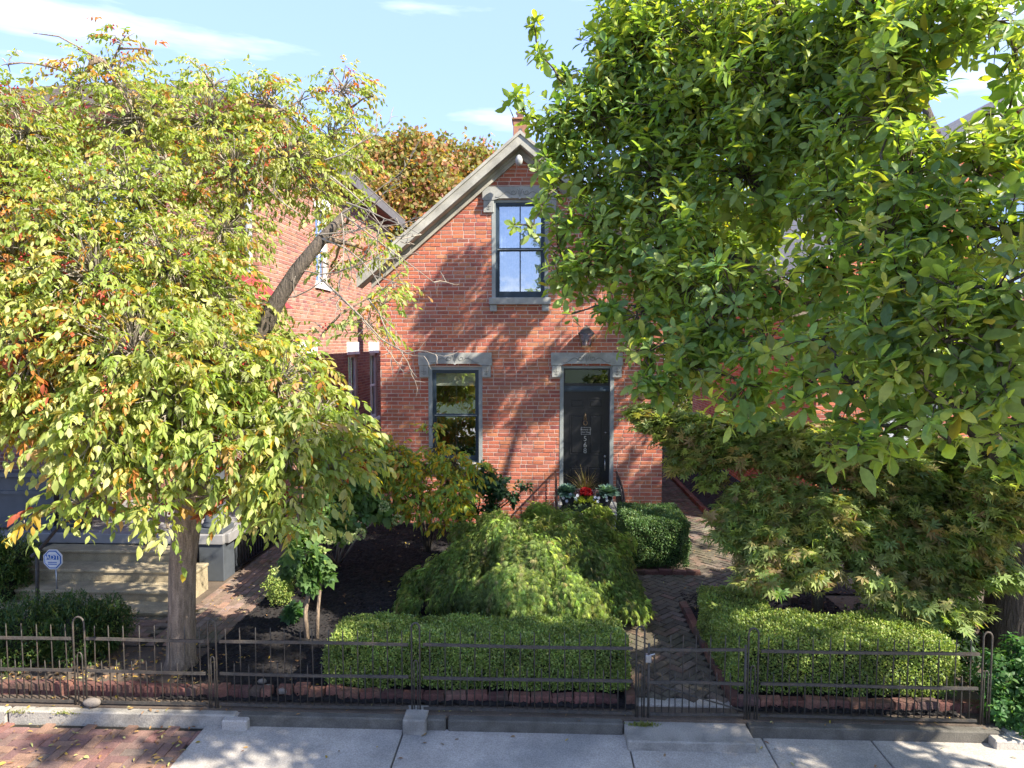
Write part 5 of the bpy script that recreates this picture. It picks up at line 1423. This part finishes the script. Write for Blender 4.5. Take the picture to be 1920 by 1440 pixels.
base = pal(len(P), [(.19, .28, .080), (.145, .235, .075), (.24, .32, .085), (.32, .36, .09)], [4, 3, 3, 1], .18)
CCm = base[KK] * rng.uniform(.8, 1.2, (len(KK), 1))
yl = rng.uniform(size=len(KK)) < .04
CCm[yl] = pal(yl.sum(), [(.26, .24, .04), (.20, .22, .05)], [1, 1])
pk = nearest_in_view(PP, 300)
scatter('leaf', M_leafm, mag, T_mags, PP, DD, NN, SS, 1.12, CCm, pk, stuffname='crown')
# pale buds at the shoot tips
ax_ = unit(d * .55 + UP * .6)
scatter('buds', M_leafb, mag, T_quad, P, ax_, rdir(len(P)), .035, .8, np.tile((.30, .27, .12), (len(P), 1)))

# --- clipped box hedges: dark core with inner shade in its colour, leafy skin
def rbox_surface(x0, x1, y0, y1, z0, z1, n, rad=.08, faces=('top', 'front', 'left', 'right', 'back')):
    """points and normals over a rounded box"""
    A = {'top': (x1 - x0) * (y1 - y0), 'front': (x1 - x0) * (z1 - z0), 'back': (x1 - x0) * (z1 - z0) * .5, 'left': (y1 - y0) * (z1 - z0), 'right': (y1 - y0) * (z1 - z0)}
    w = np.array([A[f] for f in faces]); k = rng.choice(len(faces), n, p=w / w.sum())
    u, v = rng.uniform(size=n), rng.uniform(size=n)
    P = np.zeros((n, 3)); N = np.zeros((n, 3))
    for i, f in enumerate(faces):
        m_ = k == i; U, V = u[m_], v[m_]
        if f == 'top': P[m_] = np.c_[x0 + U * (x1 - x0), y0 + V * (y1 - y0), np.full(U.size, z1)]; N[m_] = (0, 0, 1)
        elif f in ('front', 'back'): P[m_] = np.c_[x0 + U * (x1 - x0), np.full(U.size, y0 if f == 'front' else y1), z0 + V * (z1 - z0)]; N[m_] = (0, -1 if f == 'front' else 1, 0)
        else: P[m_] = np.c_[np.full(U.size, x0 if f == 'left' else x1), y0 + U * (y1 - y0), z0 + V * (z1 - z0)]; N[m_] = (-1 if f == 'left' else 1, 0, 0)
    c = np.clip(P, [x0 + rad, y0 + rad, z0 - 1], [x1 - rad, y1 - rad, z1 - rad])
    q = P - c; L = np.linalg.norm(q, axis=1, keepdims=True)
    P = c + q / np.maximum(L, 1e-6) * np.minimum(L, rad)
    N = unit(unit(q + N * .01) + N * .3)
    return P, N
def hedge_leaves(P, N, size, cols, wts, name, parent, amp=.03, depth=.05, seed=0):
    n = len(P)
    q = P * 7.0
    w = np.sin(q[:, 0] * 1.3 + seed) * np.cos(q[:, 1] * 1.7) + np.sin(q[:, 2] * 2.1 + q[:, 0]) + .6 * np.sin(q[:, 0] * 3.7 + q[:, 2] * 3.1 + q[:, 1] * 2.9)
    P = P + N * (w * amp / 2.2)[:, None] - N * (rng.uniform(0, 1, n) ** 2 * depth)[:, None] + N * ((rng.uniform(size=n) > .97) * rng.uniform(.01, .05, n))[:, None] + rng.normal(size=(n, 3)) * .008
    D = unit(N * .7 + rng.normal(size=(n, 3)) * .6 + UP * .25)
    Nh = unit(N + UP * .5 + rng.normal(size=(n, 3)) * .6)
    q2 = P * 3.1
    tone = 1 + .22 * np.sin(q2[:, 0] * 2.2 + seed) * np.sin(q2[:, 1] * 3 + q2[:, 2] * 2.5)
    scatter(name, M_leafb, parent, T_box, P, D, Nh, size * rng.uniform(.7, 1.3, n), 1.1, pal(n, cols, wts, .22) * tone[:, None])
BOXC = [(.23, .30, .065), (.175, .25, .055), (.30, .36, .09), (.35, .37, .12), (.11, .17, .05)]
BOXW = [4, 3, 2.5, 1, 1.5]
def hedge(label, boxes, n, cols=BOXC, size=.024, amp=.035, rad=.09, name='box_hedge', cat='hedge', seed=0):
    h = thing(name, label, cat, (boxes[0][0], boxes[0][2], 0))
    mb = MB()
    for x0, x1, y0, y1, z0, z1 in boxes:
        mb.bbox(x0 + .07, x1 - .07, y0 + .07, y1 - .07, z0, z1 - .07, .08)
    mb.build('stems', M_core, h, kind='stuff')  # solid dark filler, interior shade as colour
    vol = np.array([(b[1] - b[0]) * (b[3] - b[2]) + (b[1] - b[0] + b[3] - b[2]) * (b[5] - b[4]) for b in boxes])
    Ps, Ns = [], []
    for b, w in zip(boxes, vol / vol.sum()):
        p_, n_ = rbox_surface(b[0], b[1], b[2], b[3], b[4], b[5], int(n * w), rad)
        inside = np.zeros(len(p_), bool)
        for c in boxes:
            if c is b: continue
            inside |= (p_[:, 0] > c[0] + .04) & (p_[:, 0] < c[1] - .04) & (p_[:, 1] > c[2] + .04) & (p_[:, 1] < c[3] - .04) & (p_[:, 2] < c[5] - .02)
        Ps.append(p_[~inside]); Ns.append(n_[~inside])
    P, N = np.concatenate(Ps), np.concatenate(Ns)
    hedge_leaves(P, N, size, cols, BOXW, 'foliage', h, amp, .06, seed)
    return h
a, b = gz(612, 1325, .05), gz(1186, 1335, .05)
hedge('long low clipped box hedge behind the fence in front of the feathery weeping maple', [(-2.12, .87, 6.60, 7.30, .05, .50)], 78000)
hedge('clipped L-shaped box hedge to the right of the garden walk', [(1.90, 4.05, 6.64, 7.45, .04, .55), (1.90, 2.55, 7.1, 8.25, .04, .55)], 62000, seed=2)
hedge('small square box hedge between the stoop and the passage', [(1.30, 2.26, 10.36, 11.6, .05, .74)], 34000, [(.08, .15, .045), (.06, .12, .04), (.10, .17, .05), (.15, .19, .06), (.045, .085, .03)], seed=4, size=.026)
# dwarf round box by the neighbour's walk
q = gz(525, 1135, 0)
rb = thing('round_boxwood', "small loose round boxwood at the edge of the neighbour's brick walk", 'shrub', tuple(q))
P, d, k = lobe_pts([((q.x, q.y, .27), .19), ((q.x + .05, q.y, .2), .16)], 4500, .6, 1.2)
hedge_leaves(P, d, .022, BOXC, BOXW, 'foliage', rb, .02, .03)
mb = MB()
for i in range(9): mb.tube([(q.x, q.y, -.02), (q.x + random.uniform(-.12, .12), q.y + random.uniform(-.1, .1), .3)], .006, 4)
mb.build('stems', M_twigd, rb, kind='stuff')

# --- yews in front of the porch
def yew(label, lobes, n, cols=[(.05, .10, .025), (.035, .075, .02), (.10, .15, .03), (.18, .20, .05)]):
    c = lobes[0][0]; t = thing('yew_shrub', label, 'shrub', (c[0], c[1], 0), "yew shrubs in the neighbour's front bed")
    P, d, k = lobe_pts(lobes, n, .55)
    D = unit(d + UP * .5 + rng.normal(size=(n, 3)) * .45)
    base = pal(n, cols, [4, 3, 2, .8], .2)
    PP = np.concatenate([P + D * (.02 * j) for j in range(4)]); DD = np.concatenate([D * .5 + rdir(n) * .6 for j in range(4)])
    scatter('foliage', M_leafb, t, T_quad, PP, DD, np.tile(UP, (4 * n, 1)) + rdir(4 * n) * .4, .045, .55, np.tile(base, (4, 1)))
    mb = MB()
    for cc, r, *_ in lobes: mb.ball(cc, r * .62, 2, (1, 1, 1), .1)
    mb.build('stems', M_core, t, kind='stuff')  # dark balls fill the shrub, inner shade as colour
def L3(px, py, Y, r): return (tuple(at(px, py, Y)), r)
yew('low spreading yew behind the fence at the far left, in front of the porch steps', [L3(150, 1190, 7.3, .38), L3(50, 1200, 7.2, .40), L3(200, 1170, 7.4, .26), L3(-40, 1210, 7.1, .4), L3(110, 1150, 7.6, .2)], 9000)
yew('sunlit upright yew beside the handrail at the left edge', [L3(0, 1070, 8.8, .34), L3(35, 1040, 8.9, .22), L3(-50, 1060, 8.8, .5), L3(5, 1110, 8.7, .3)], 6000, [(.08, .14, .03), (.05, .10, .025), (.16, .20, .04), (.22, .24, .06)])  # sunlight put into the colour: lighter greens than the other yew

# --- weeping laceleaf maple
lc = Vector((-.12, 9.15, 0))
lace = thing('weeping_maple', 'low mounded laceleaf maple with feathery light green foliage', 'tree', tuple(lc))
mb = MB()
mb.tube([lc + Vector((0, 0, -.05)), lc + Vector((.03, 0, .3)), lc + Vector((-.04, 0, .6)), lc + Vector((0, 0, .9))], [.07, .055, .05, .03], 10)
for i in range(12):
    a = i * .5236 + random.uniform(-.2, .2); L_ = random.uniform(.8, 1.3)
    mb.tube([lc + Vector((0, 0, random.uniform(.45, .8))), lc + Vector((math.cos(a) * L_ * .35, math.sin(a) * L_ * .3, .78)), lc + Vector((math.cos(a) * L_ * .7, math.sin(a) * L_ * .55, .62)), lc + Vector((math.cos(a) * L_ * .95, math.sin(a) * L_ * .75, .35))], [.022, .017, .011, .005], 6)
mb.build('trunk', M_barkd, lace)
# tiers of drooping shoots
LL = img_lobes([(950, 1010, 9.2, .42), (1080, 1000, 9.6, .36), (880, 1045, 9.0, .34), (1000, 1060, 8.7, .46), (1110, 1060, 8.9, .42), (1150, 1110, 8.6, .33), (1080, 1120, 8.2, .36), (960, 1110, 8.1, .42), (860, 1105, 8.4, .32), (790, 1085, 8.6, .22), (770, 1125, 8.3, .16),
    (1180, 1140, 8.3, .22), (880, 1000, 9.5, .22), (1150, 1020, 9.6, .24), (1120, 965, 10.3, .22), (1010, 965, 10.1, .26), (1050, 1030, 9.1, .4), (1100, 1015, 9.3, .38), (1020, 1010, 9.4, .36), (1140, 1065, 9.0, .3), (930, 985, 9.6, .26), (1060, 985, 9.8, .3), (1045, 1150, 8.0, .22), (940, 1150, 7.9, .2), (830, 1060, 8.8, .2)])
n = 14000
P, d, k = lobe_pts(LL, n, .5, .8)
m_ = P[:, 2] > .22; P, d = P[m_], d[m_]; n = len(P)
out = unit((P - np.array(lc)) * [1, 1, 0] + rng.normal(size=(n, 3)) * .25)
PP, DD, NN, KK = [], [], [], []
for j in range(6):
    t = j / 6
    PP.append(P + out * (.10 * t) - UP * (.16 * t * t) + rng.normal(size=(n, 3)) * .012)
    DD.append(out * (.75 - .4 * t) - UP * (.35 + .6 * t) + rng.normal(size=(n, 3)) * .35); NN.append(UP + out * .6 + rng.normal(size=(n, 3)) * .4); KK.append(np.arange(n))
PP, DD, NN, KK = map(np.concatenate, (PP, DD, NN, KK))
cl = pal(n, [(.23, .31, .095), (.28, .35, .11), (.19, .27, .09), (.34, .37, .13), (.36, .31, .16)], [4, 3, 3, 1.5, .6], .2)
scatter('crown', M_leaf, lace, T_lace, PP, DD, NN, rng.uniform(.06, .105, len(PP)), .8, (cl * (1 + .28 * np.sin(k[m_] * 2.7 + P[:, 0] * 6 + P[:, 2] * 5))[:, None])[KK] * rng.uniform(.55, 1.4, (len(KK), 1)))

# --- Japanese maple at the right, in deep shade
jb = gz(1530, 1165, 0.0)
jb = Vector((at(1530, 1150, 8.0).x, 8.0, 0))
jm = thing('japanese_maple', 'broad bronze-green Japanese maple in deep shade beneath the magnolia', 'tree', tuple(jb))
JL = img_lobes([(1200, 775, 9.2, .14), (1240, 790, 9.1, .26), (1290, 810, 9.0, .36), (1290, 865, 8.8, .20), (1340, 900, 8.6, .14, .8), (1370, 830, 8.9, .44), (1460, 830, 8.8, .46), (1560, 850, 8.7, .5), (1660, 890, 8.5, .5), (1420, 940, 8.3, .34), (1390, 980, 8.1, .26), (1375, 1010, 8.0, .16),
    (1480, 960, 8.4, .44), (1560, 980, 8.2, .48), (1440, 1030, 7.9, .3), (1420, 1080, 7.7, .2), (1500, 1060, 7.9, .3), (1650, 1010, 8.1, .46), (1750, 960, 8.2, .48), (1760, 1060, 7.8, .42), (1650, 1090, 7.6, .24), (1700, 1130, 7.4, .22), (1780, 1140, 7.3, .24), (1850, 920, 8.2, .44), (1860, 1020, 8.6, .4), (1780, 870, 8.8, .5), (1900, 880, 8.4, .5), (1900, 900, 7.2, .3), (1905, 960, 7.2, .34), (1880, 1080, 7.2, .2), (1800, 1010, 7.6, .4), (1720, 1160, 7.3, .12)])
mb = MB()
s0 = [jb + Vector((0, 0, -.05)), jb + Vector((.02, 0, .35)), at(1532, 1070, 8.0), at(1540, 1000, 8.1), at(1560, 930, 8.3)]
mb.tube(s0, [.09, .065, .06, .05, .03], 12); mb.build('trunk', M_barkd, jm)
br = branches(s0[2:], JL, 'limbs', M_barkd, jm, .045, .12, 6, .005); br.build('limbs', M_barkd, jm, kind='stuff')
n = 7600
P, d, k = lobe_pts(JL, n, .3, .75)
out = unit((P - np.array([jb.x, jb.y, 1.4])) * [1, 1, .2] + rng.normal(size=(n, 3)) * .3)
PP, DD, NN, KK = [], [], [], []
for j in range(6):
    PP.append(P + rng.normal(size=(n, 3)) * [.07, .07, .03]); DD.append(out * .8 - UP * .3 + rng.normal(size=(n, 3)) * .45); NN.append(UP + out * .3 + rng.normal(size=(n, 3)) * .35); KK.append(np.arange(n))
PP, DD, NN, KK = map(np.concatenate, (PP, DD, NN, KK))
cj = pal(n, [(.29, .34, .11), (.23, .29, .10), (.36, .33, .13), (.31, .23, .11), (.19, .27, .09)], [4, 3, 2.5, 1.6, 2], .2)
scatter('crown', M_leaf, jm, T_maple, PP, DD, NN, rng.uniform(.085, .13, len(PP)), 1.2, cj[KK])
twigs(P, JL, k, M_twigd, jm, frac=.3, r=.003)

# --- the young crabapple with yellowing leaves before the lower window
yb = Vector((at(800, 1040, 11.2).x, 11.2, 0))
yc = thing('young_crabapple', 'young crabapple with yellow and green leaves in front of the lower window', 'tree', tuple(yb))
mb = MB()
for i in range(6):
    a = i * 1.05; e = Vector((math.cos(a) * .28, math.sin(a) * .2, 1.0 + random.uniform(-.1, .2)))
    mb.tube([yb + Vector((random.uniform(-.05, .05), 0, -.03)), yb + e * .5, yb + e], [.022, .017, .01], 7)
mb.build('trunk', M_barkd, yc)
YL = img_lobes([(810, 800, 10.6, .10), (815, 840, 10.5, .13), (800, 880, 10.4, .2), (760, 880, 10.4, .24), (850, 870, 10.4, .2), (890, 880, 10.4, .12), (780, 940, 10.2, .26), (850, 930, 10.2, .24), (720, 900, 10.3, .2), (830, 975, 10.1, .14), (880, 985, 10.1, .13), (905, 890, 10.4, .06), (740, 850, 10.7, .2), (700, 830, 10.9, .2), (680, 870, 10.6, .2), (735, 950, 10.2, .15)])
P, d, k = lobe_pts(YL, 760, .3)
twigs(P, YL, k, M_twigd, yc, frac=.9, r=.003)
PP, DD, NN, SS, KK = sprays(P, d, 8, rng.uniform(.12, .24, len(P)), .105 * np.ones(len(P)), .5)
cc = pal(len(PP), [(.32, .40, .08), (.22, .32, .07), (.62, .44, .04), (.58, .28, .05), (.48, .46, .09)], [4, 3, 2.4, .8, 1.8], .2)
pk = nearest_in_view(PP, 300)
scatter('leaf', M_leaf, yc, T_crabs, PP, DD, NN, SS, 1.15, cc, pk, stuffname='crown')
berries(yc, P, 22, .014)
br = branches([yb + Vector((0, 0, .9))], YL, 'limbs', M_barkd, yc, .015, .05, 5, .004); br.build('limbs', M_barkd, yc, kind='stuff')

def broadshrub(name, label, cat, base, lobes, ntips, size, cols, wts, nl=6, tpl=T_crab, w=1.5, stems=5, mstem=None, tall=None, flat=1.0, pick=0, droop=.25):
    t = thing(name, label, cat, tuple(base))
    mb = MB(); B = Vector(base)
    for i in range(stems):
        c = Vector(lobes[i % len(lobes)][0])
        mb.tube([B + Vector((random.uniform(-.06, .06), random.uniform(-.05, .05), -.03)), B.lerp(c, .5) + Vector((random.uniform(-.06, .06), 0, .06)), c], [.016, .012, .006], 6)
    mb.build('stems', mstem or M_twigd, t, kind='stuff')
    P, d, k = lobe_pts(lobes, ntips, .35, flat)
    PP, DD, NN, SS, KK = rosettes(P, d, nl, size * rng.uniform(.75, 1.15, len(P)), 110, droop)
    cc = pal(len(P), cols, wts, .2)
    pk = nearest_in_view(PP, pick) if pick else None
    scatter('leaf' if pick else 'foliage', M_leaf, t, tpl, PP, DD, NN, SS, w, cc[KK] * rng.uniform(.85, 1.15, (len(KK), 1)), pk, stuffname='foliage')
    return t
broadshrub('viburnum', 'dark green shrub between the young crabapple and the door at the foot of the wall', 'shrub', (at(890, 1000, 12.3).x, 12.3, 0),
    img_lobes([(850, 890, 12.1, .25), (900, 895, 12.1, .28), (930, 910, 12.1, .25), (960, 930, 12.1, .14), (990, 912, 12.1, .05), (870, 950, 12, .26), (920, 950, 12.1, .2), (975, 905, 12.2, .09)]), 380, .12, [(.045, .10, .04), (.06, .12, .045), (.035, .08, .035)], [3, 2, 2], w=1.6)
# oakleaf hydrangea with pale heads
hb = gz(632, 1060, 0)
hy = broadshrub('hydrangea', 'leafy green hydrangea with pale yellow-green flower heads behind the crabapple', 'shrub', tuple(hb),
    img_lobes([(640, 900, 9.6, .34), (600, 960, 9.2, .3), (680, 940, 9.8, .3), (640, 980, 9.2, .22), (560, 1000, 8.8, .22), (700, 880, 10.2, .26), (720, 960, 9.9, .18), (590, 1040, 8.6, .12), (650, 830, 10, .26)]), 520, .15,
    [(.12, .20, .055), (.09, .165, .05), (.17, .24, .06)], [3, 3, 2], w=1.7, stems=8, mstem=M_twig, pick=200)
for px, py, Y in ((620, 1010, 8.9), (655, 1008, 8.9), (675, 1001, 8.95), (523, 1073, 8.2), (633, 955, 9.2), (720, 950, 9.6), (745, 975, 9.7), (600, 1035, 8.7), (655, 960, 9.2)):
    q = at(px, py, Y)
    dd = rdir(90)
    scatter('flower_head', M_petal, hy, T_quad, np.array(q) + dd * .055, dd + rng.normal(size=(90, 3)) * .4, rdir(90), .035, 1.6, pal(90, [(.36, .42, .14), (.30, .38, .12), (.42, .44, .20)], [1, 1, 1]), kind=None)
# young broadleaf saplings behind the fence
sb = gz(583, 1195, 0)
sp = broadshrub('sapling', 'slim sapling pair with large lobed leaves rising from the mulch left of the long hedge', 'sapling', tuple(sb),
    img_lobes([(560, 1050, 7.8, .18), (600, 1060, 7.8, .14), (575, 1085, 7.7, .14), (610, 1075, 7.8, .08), (540, 1060, 7.9, .12)]), 46, .15, [(.09, .16, .05), (.11, .19, .06), (.07, .14, .05)], [2, 2, 1], nl=5, tpl=T_broad, w=1.0, stems=0, pick=120)
mb = MB()
mb.tube([sb + Vector((-.05, 0, -.05)), gz(583, 1195, 0) + Vector((-.06, 0, .3)), at(580, 1100, sb.y), at(575, 1060, sb.y)], [.035, .026, .022, .014], 8)
mb.build('stem', M_bark, sp)
mb = MB(); mb.tube([sb + Vector((.07, -.02, -.05)), sb + Vector((.09, 0, .35)), at(601, 1095, sb.y), at(603, 1060, sb.y)], [.028, .022, .018, .012], 8); mb.build('stem', M_bark, sp)
q = gz(548, 1165, 0)
broadshrub('seedling', 'low seedling with big lobed leaves at the foot of the sapling pair', 'seedling', tuple(q), [((q.x, q.y, .12), .12), ((q.x + .08, q.y, .2), .08)], 16, .15, [(.09, .19, .07), (.07, .15, .05)], [1, 1], nl=4, tpl=T_broad, w=1.0, stems=2)
# big green bush at the right-hand corner
q = Vector((5.0, 6.55, -.05))
broadshrub('leafy_bush', 'bright green leafy bush spilling over the kerb at the right edge', 'shrub', tuple(q),
    img_lobes([(1885, 1270, 6.5, .24), (1870, 1320, 6.4, .2), (1910, 1230, 6.6, .2), (1930, 1340, 6.3, .28), (1960, 1270, 6.4, .3), (1890, 1350, 6.3, .12)]), 800, .075, [(.07, .16, .045), (.055, .13, .04), (.11, .20, .05)], [3, 3, 1.5], w=1.6)
# dark understory behind the right-hand hedge
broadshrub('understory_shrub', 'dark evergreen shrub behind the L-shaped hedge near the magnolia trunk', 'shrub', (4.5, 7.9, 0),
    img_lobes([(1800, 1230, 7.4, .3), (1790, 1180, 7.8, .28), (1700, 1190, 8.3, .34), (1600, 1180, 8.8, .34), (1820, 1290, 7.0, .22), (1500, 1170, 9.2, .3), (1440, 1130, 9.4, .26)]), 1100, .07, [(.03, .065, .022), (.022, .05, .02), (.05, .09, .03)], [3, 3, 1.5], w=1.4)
# far autumn trees
def fartree(label, base, h, lobes, cols, wts, n, size, mb_=None):
    t = thing('autumn_tree', label, 'tree', tuple(base), 'trees behind the houses')
    B = Vector(base); top = B + Vector((0, 0, h * .6))
    mb = MB(); mb.tube([B + Vector((0, 0, -.1)), B.lerp(top, .5), top], [.28, .22, .14], 10); mb.build('trunk', M_barkd, t)
    br = branches([B.lerp(top, .6), top], lobes, 'limbs', M_barkd, t, .1, .1, 6, .03); br.build('limbs', M_barkd, t, kind='stuff')
    P, d, k = lobe_pts(lobes, n, .5)
    cc = pal(n, cols, wts, .2)
    PP = np.concatenate([P + rng.normal(size=(n, 3)) * .18 for _ in range(6)])
    scatter('crown', M_leaf, t, T_quad, PP, rdir(6 * n) - UP * .3, rdir(6 * n) + UP * .6, size, 1.2, np.tile(cc, (6, 1)))
AUT = [(.28, .22, .08), (.34, .20, .10), (.40, .18, .11), (.20, .21, .07), (.42, .28, .10), (.38, .12, .09)]
b = at(790, 640, 27); 
fartree('russet and green autumn tree rising between the cottage roof and the tall neighbour', (b.x, 27, 0), 8.5,
    img_lobes([(800, 330, 27, 1.6), (720, 330, 27, 1.3), (690, 290, 27, .8), (860, 330, 27, 1.1), (905, 310, 27.5, .9), (760, 290, 27, .9), (820, 285, 27, .6), (740, 410, 26, 1.8), (830, 400, 26, 1.6), (640, 380, 27, 1.5)]), AUT, [4, 2, 1.6, 5, 1.2, .8], 5200, .20)
b = at(1390, 640, 22)
fartree('copper-brown tree seen through gaps in the magnolia', (b.x, 22, 0), 6.5,
    img_lobes([(1390, 480, 22, 1.5), (1330, 420, 22, 1.2), (1440, 430, 22, 1.1), (1380, 560, 21, 1.4), (1290, 520, 22, 1.3), (1340, 640, 22, 1.3)]), [(.16, .09, .05), (.22, .13, .06), (.12, .10, .04)], [2, 1, 1], 2600, .18)
b = at(1300, 640, 30)
fartree('green and yellow tree at the end of the passage beside the cottage', (b.x, 30, 0), 7, img_lobes([(1290, 560, 30, 2.2), (1340, 620, 30, 2.0), (1270, 660, 30, 1.8), (1320, 480, 30, 1.8), (1310, 720, 29, 1.6)]), [(.10, .15, .04), (.18, .18, .05)], [2, 1], 2600, .22)

# --- fallen leaves and mulch chips
def litter(name, n, region, z, cols, wts, size, m=M_dry, tpl=T_crab, clump_=None):
    X = rng.uniform(region[0], region[1], n); Y = rng.uniform(region[2], region[3], n)
    if clump_:
        keep = (np.sin(X * 2.1 + 1) * np.cos(Y * 2.7) + rng.uniform(-1, 1, n)) > clump_; X, Y = X[keep], Y[keep]; n = len(X)
    a = rng.uniform(0, 6.28, n)
    D = np.c_[np.cos(a), np.sin(a), rng.uniform(-.1, .25, n)]
    P = np.c_[X, Y, z + rng.uniform(.002, .014, n)]
    scatter(name, m, None, tpl, P, D, np.tile(UP, (n, 1)) + rng.normal(size=(n, 3)) * .3, size * rng.uniform(.6, 1.2, n), rng.uniform(.7, 1.3, n), pal(n, cols, wts, .25))
DRY = [(.42, .28, .05), (.36, .20, .07), (.28, .17, .09), (.38, .33, .12), (.20, .10, .05)]; DW = [2, 2, 3, 1.5, 1.5]
litter('fallen_leaves', 260, (-6, x_edge, 4.9, 6.15), ZS, DRY, DW, .055)
litter('fallen_leaves', 70, (x_edge, 5, 4.9, 6.15), ZS, DRY, DW, .05)
litter('fallen_leaves', 330, (-3.7, .9, 6.6, 12.5), 0, DRY, DW, .055, clump_=.1)
litter('fallen_leaves', 1100, (-8, -3.2, 6.45, 7.5), -.02, DRY, DW, .06)
litter('fallen_leaves', 180, (-4.5, -3.72, 7.5, 12), 0, DRY, DW, .05)
litter('fallen_leaves', 90, (-8, -2.7, 6.18, 6.42), -.03, DRY, DW, .05)
litter('fallen_leaves', 40, (-2.7, 4.2, 6.18, 6.42), -.03, DRY, DW, .045)
litter('fallen_leaves', 60, (.95, 3.3, 6.6, 12), 0, DRY, DW, .045)
litter('fallen_leaves', 200, (1.9, 4.5, 8.7, 12), 0, DRY, DW, .05)
litter('mulch_chips', 9000, (-3.68, .9, YF + .15, 12.9), -.008, [(.022, .018, .017), (.04, .032, .028), (.012, .011, .012)], [3, 1, 3], .045, M_chip, T_quad)
litter('mulch_chips', 3500, (1.95, 3.9, YF + .15, 9.4), -.008, [(.022, .018, .017), (.04, .032, .028), (.012, .011, .012)], [3, 1, 3], .045, M_chip, T_quad)
# moss and weeds on the kerb
mw = 900
X = np.concatenate([rng.normal(fx_(c), .06, mw // 3) for c in (50, 135, 1205)])
P = np.c_[X, np.full(len(X), 6.19) + rng.normal(size=len(X)) * .015, np.full(len(X), -.06)]
scatter('moss', M_leafb, None, T_quad, P, UP + rdir(len(X)) * .9, rdir(len(X)), .03, .6, pal(len(X), [(.16, .20, .04), (.22, .20, .06)], [1, 1]))
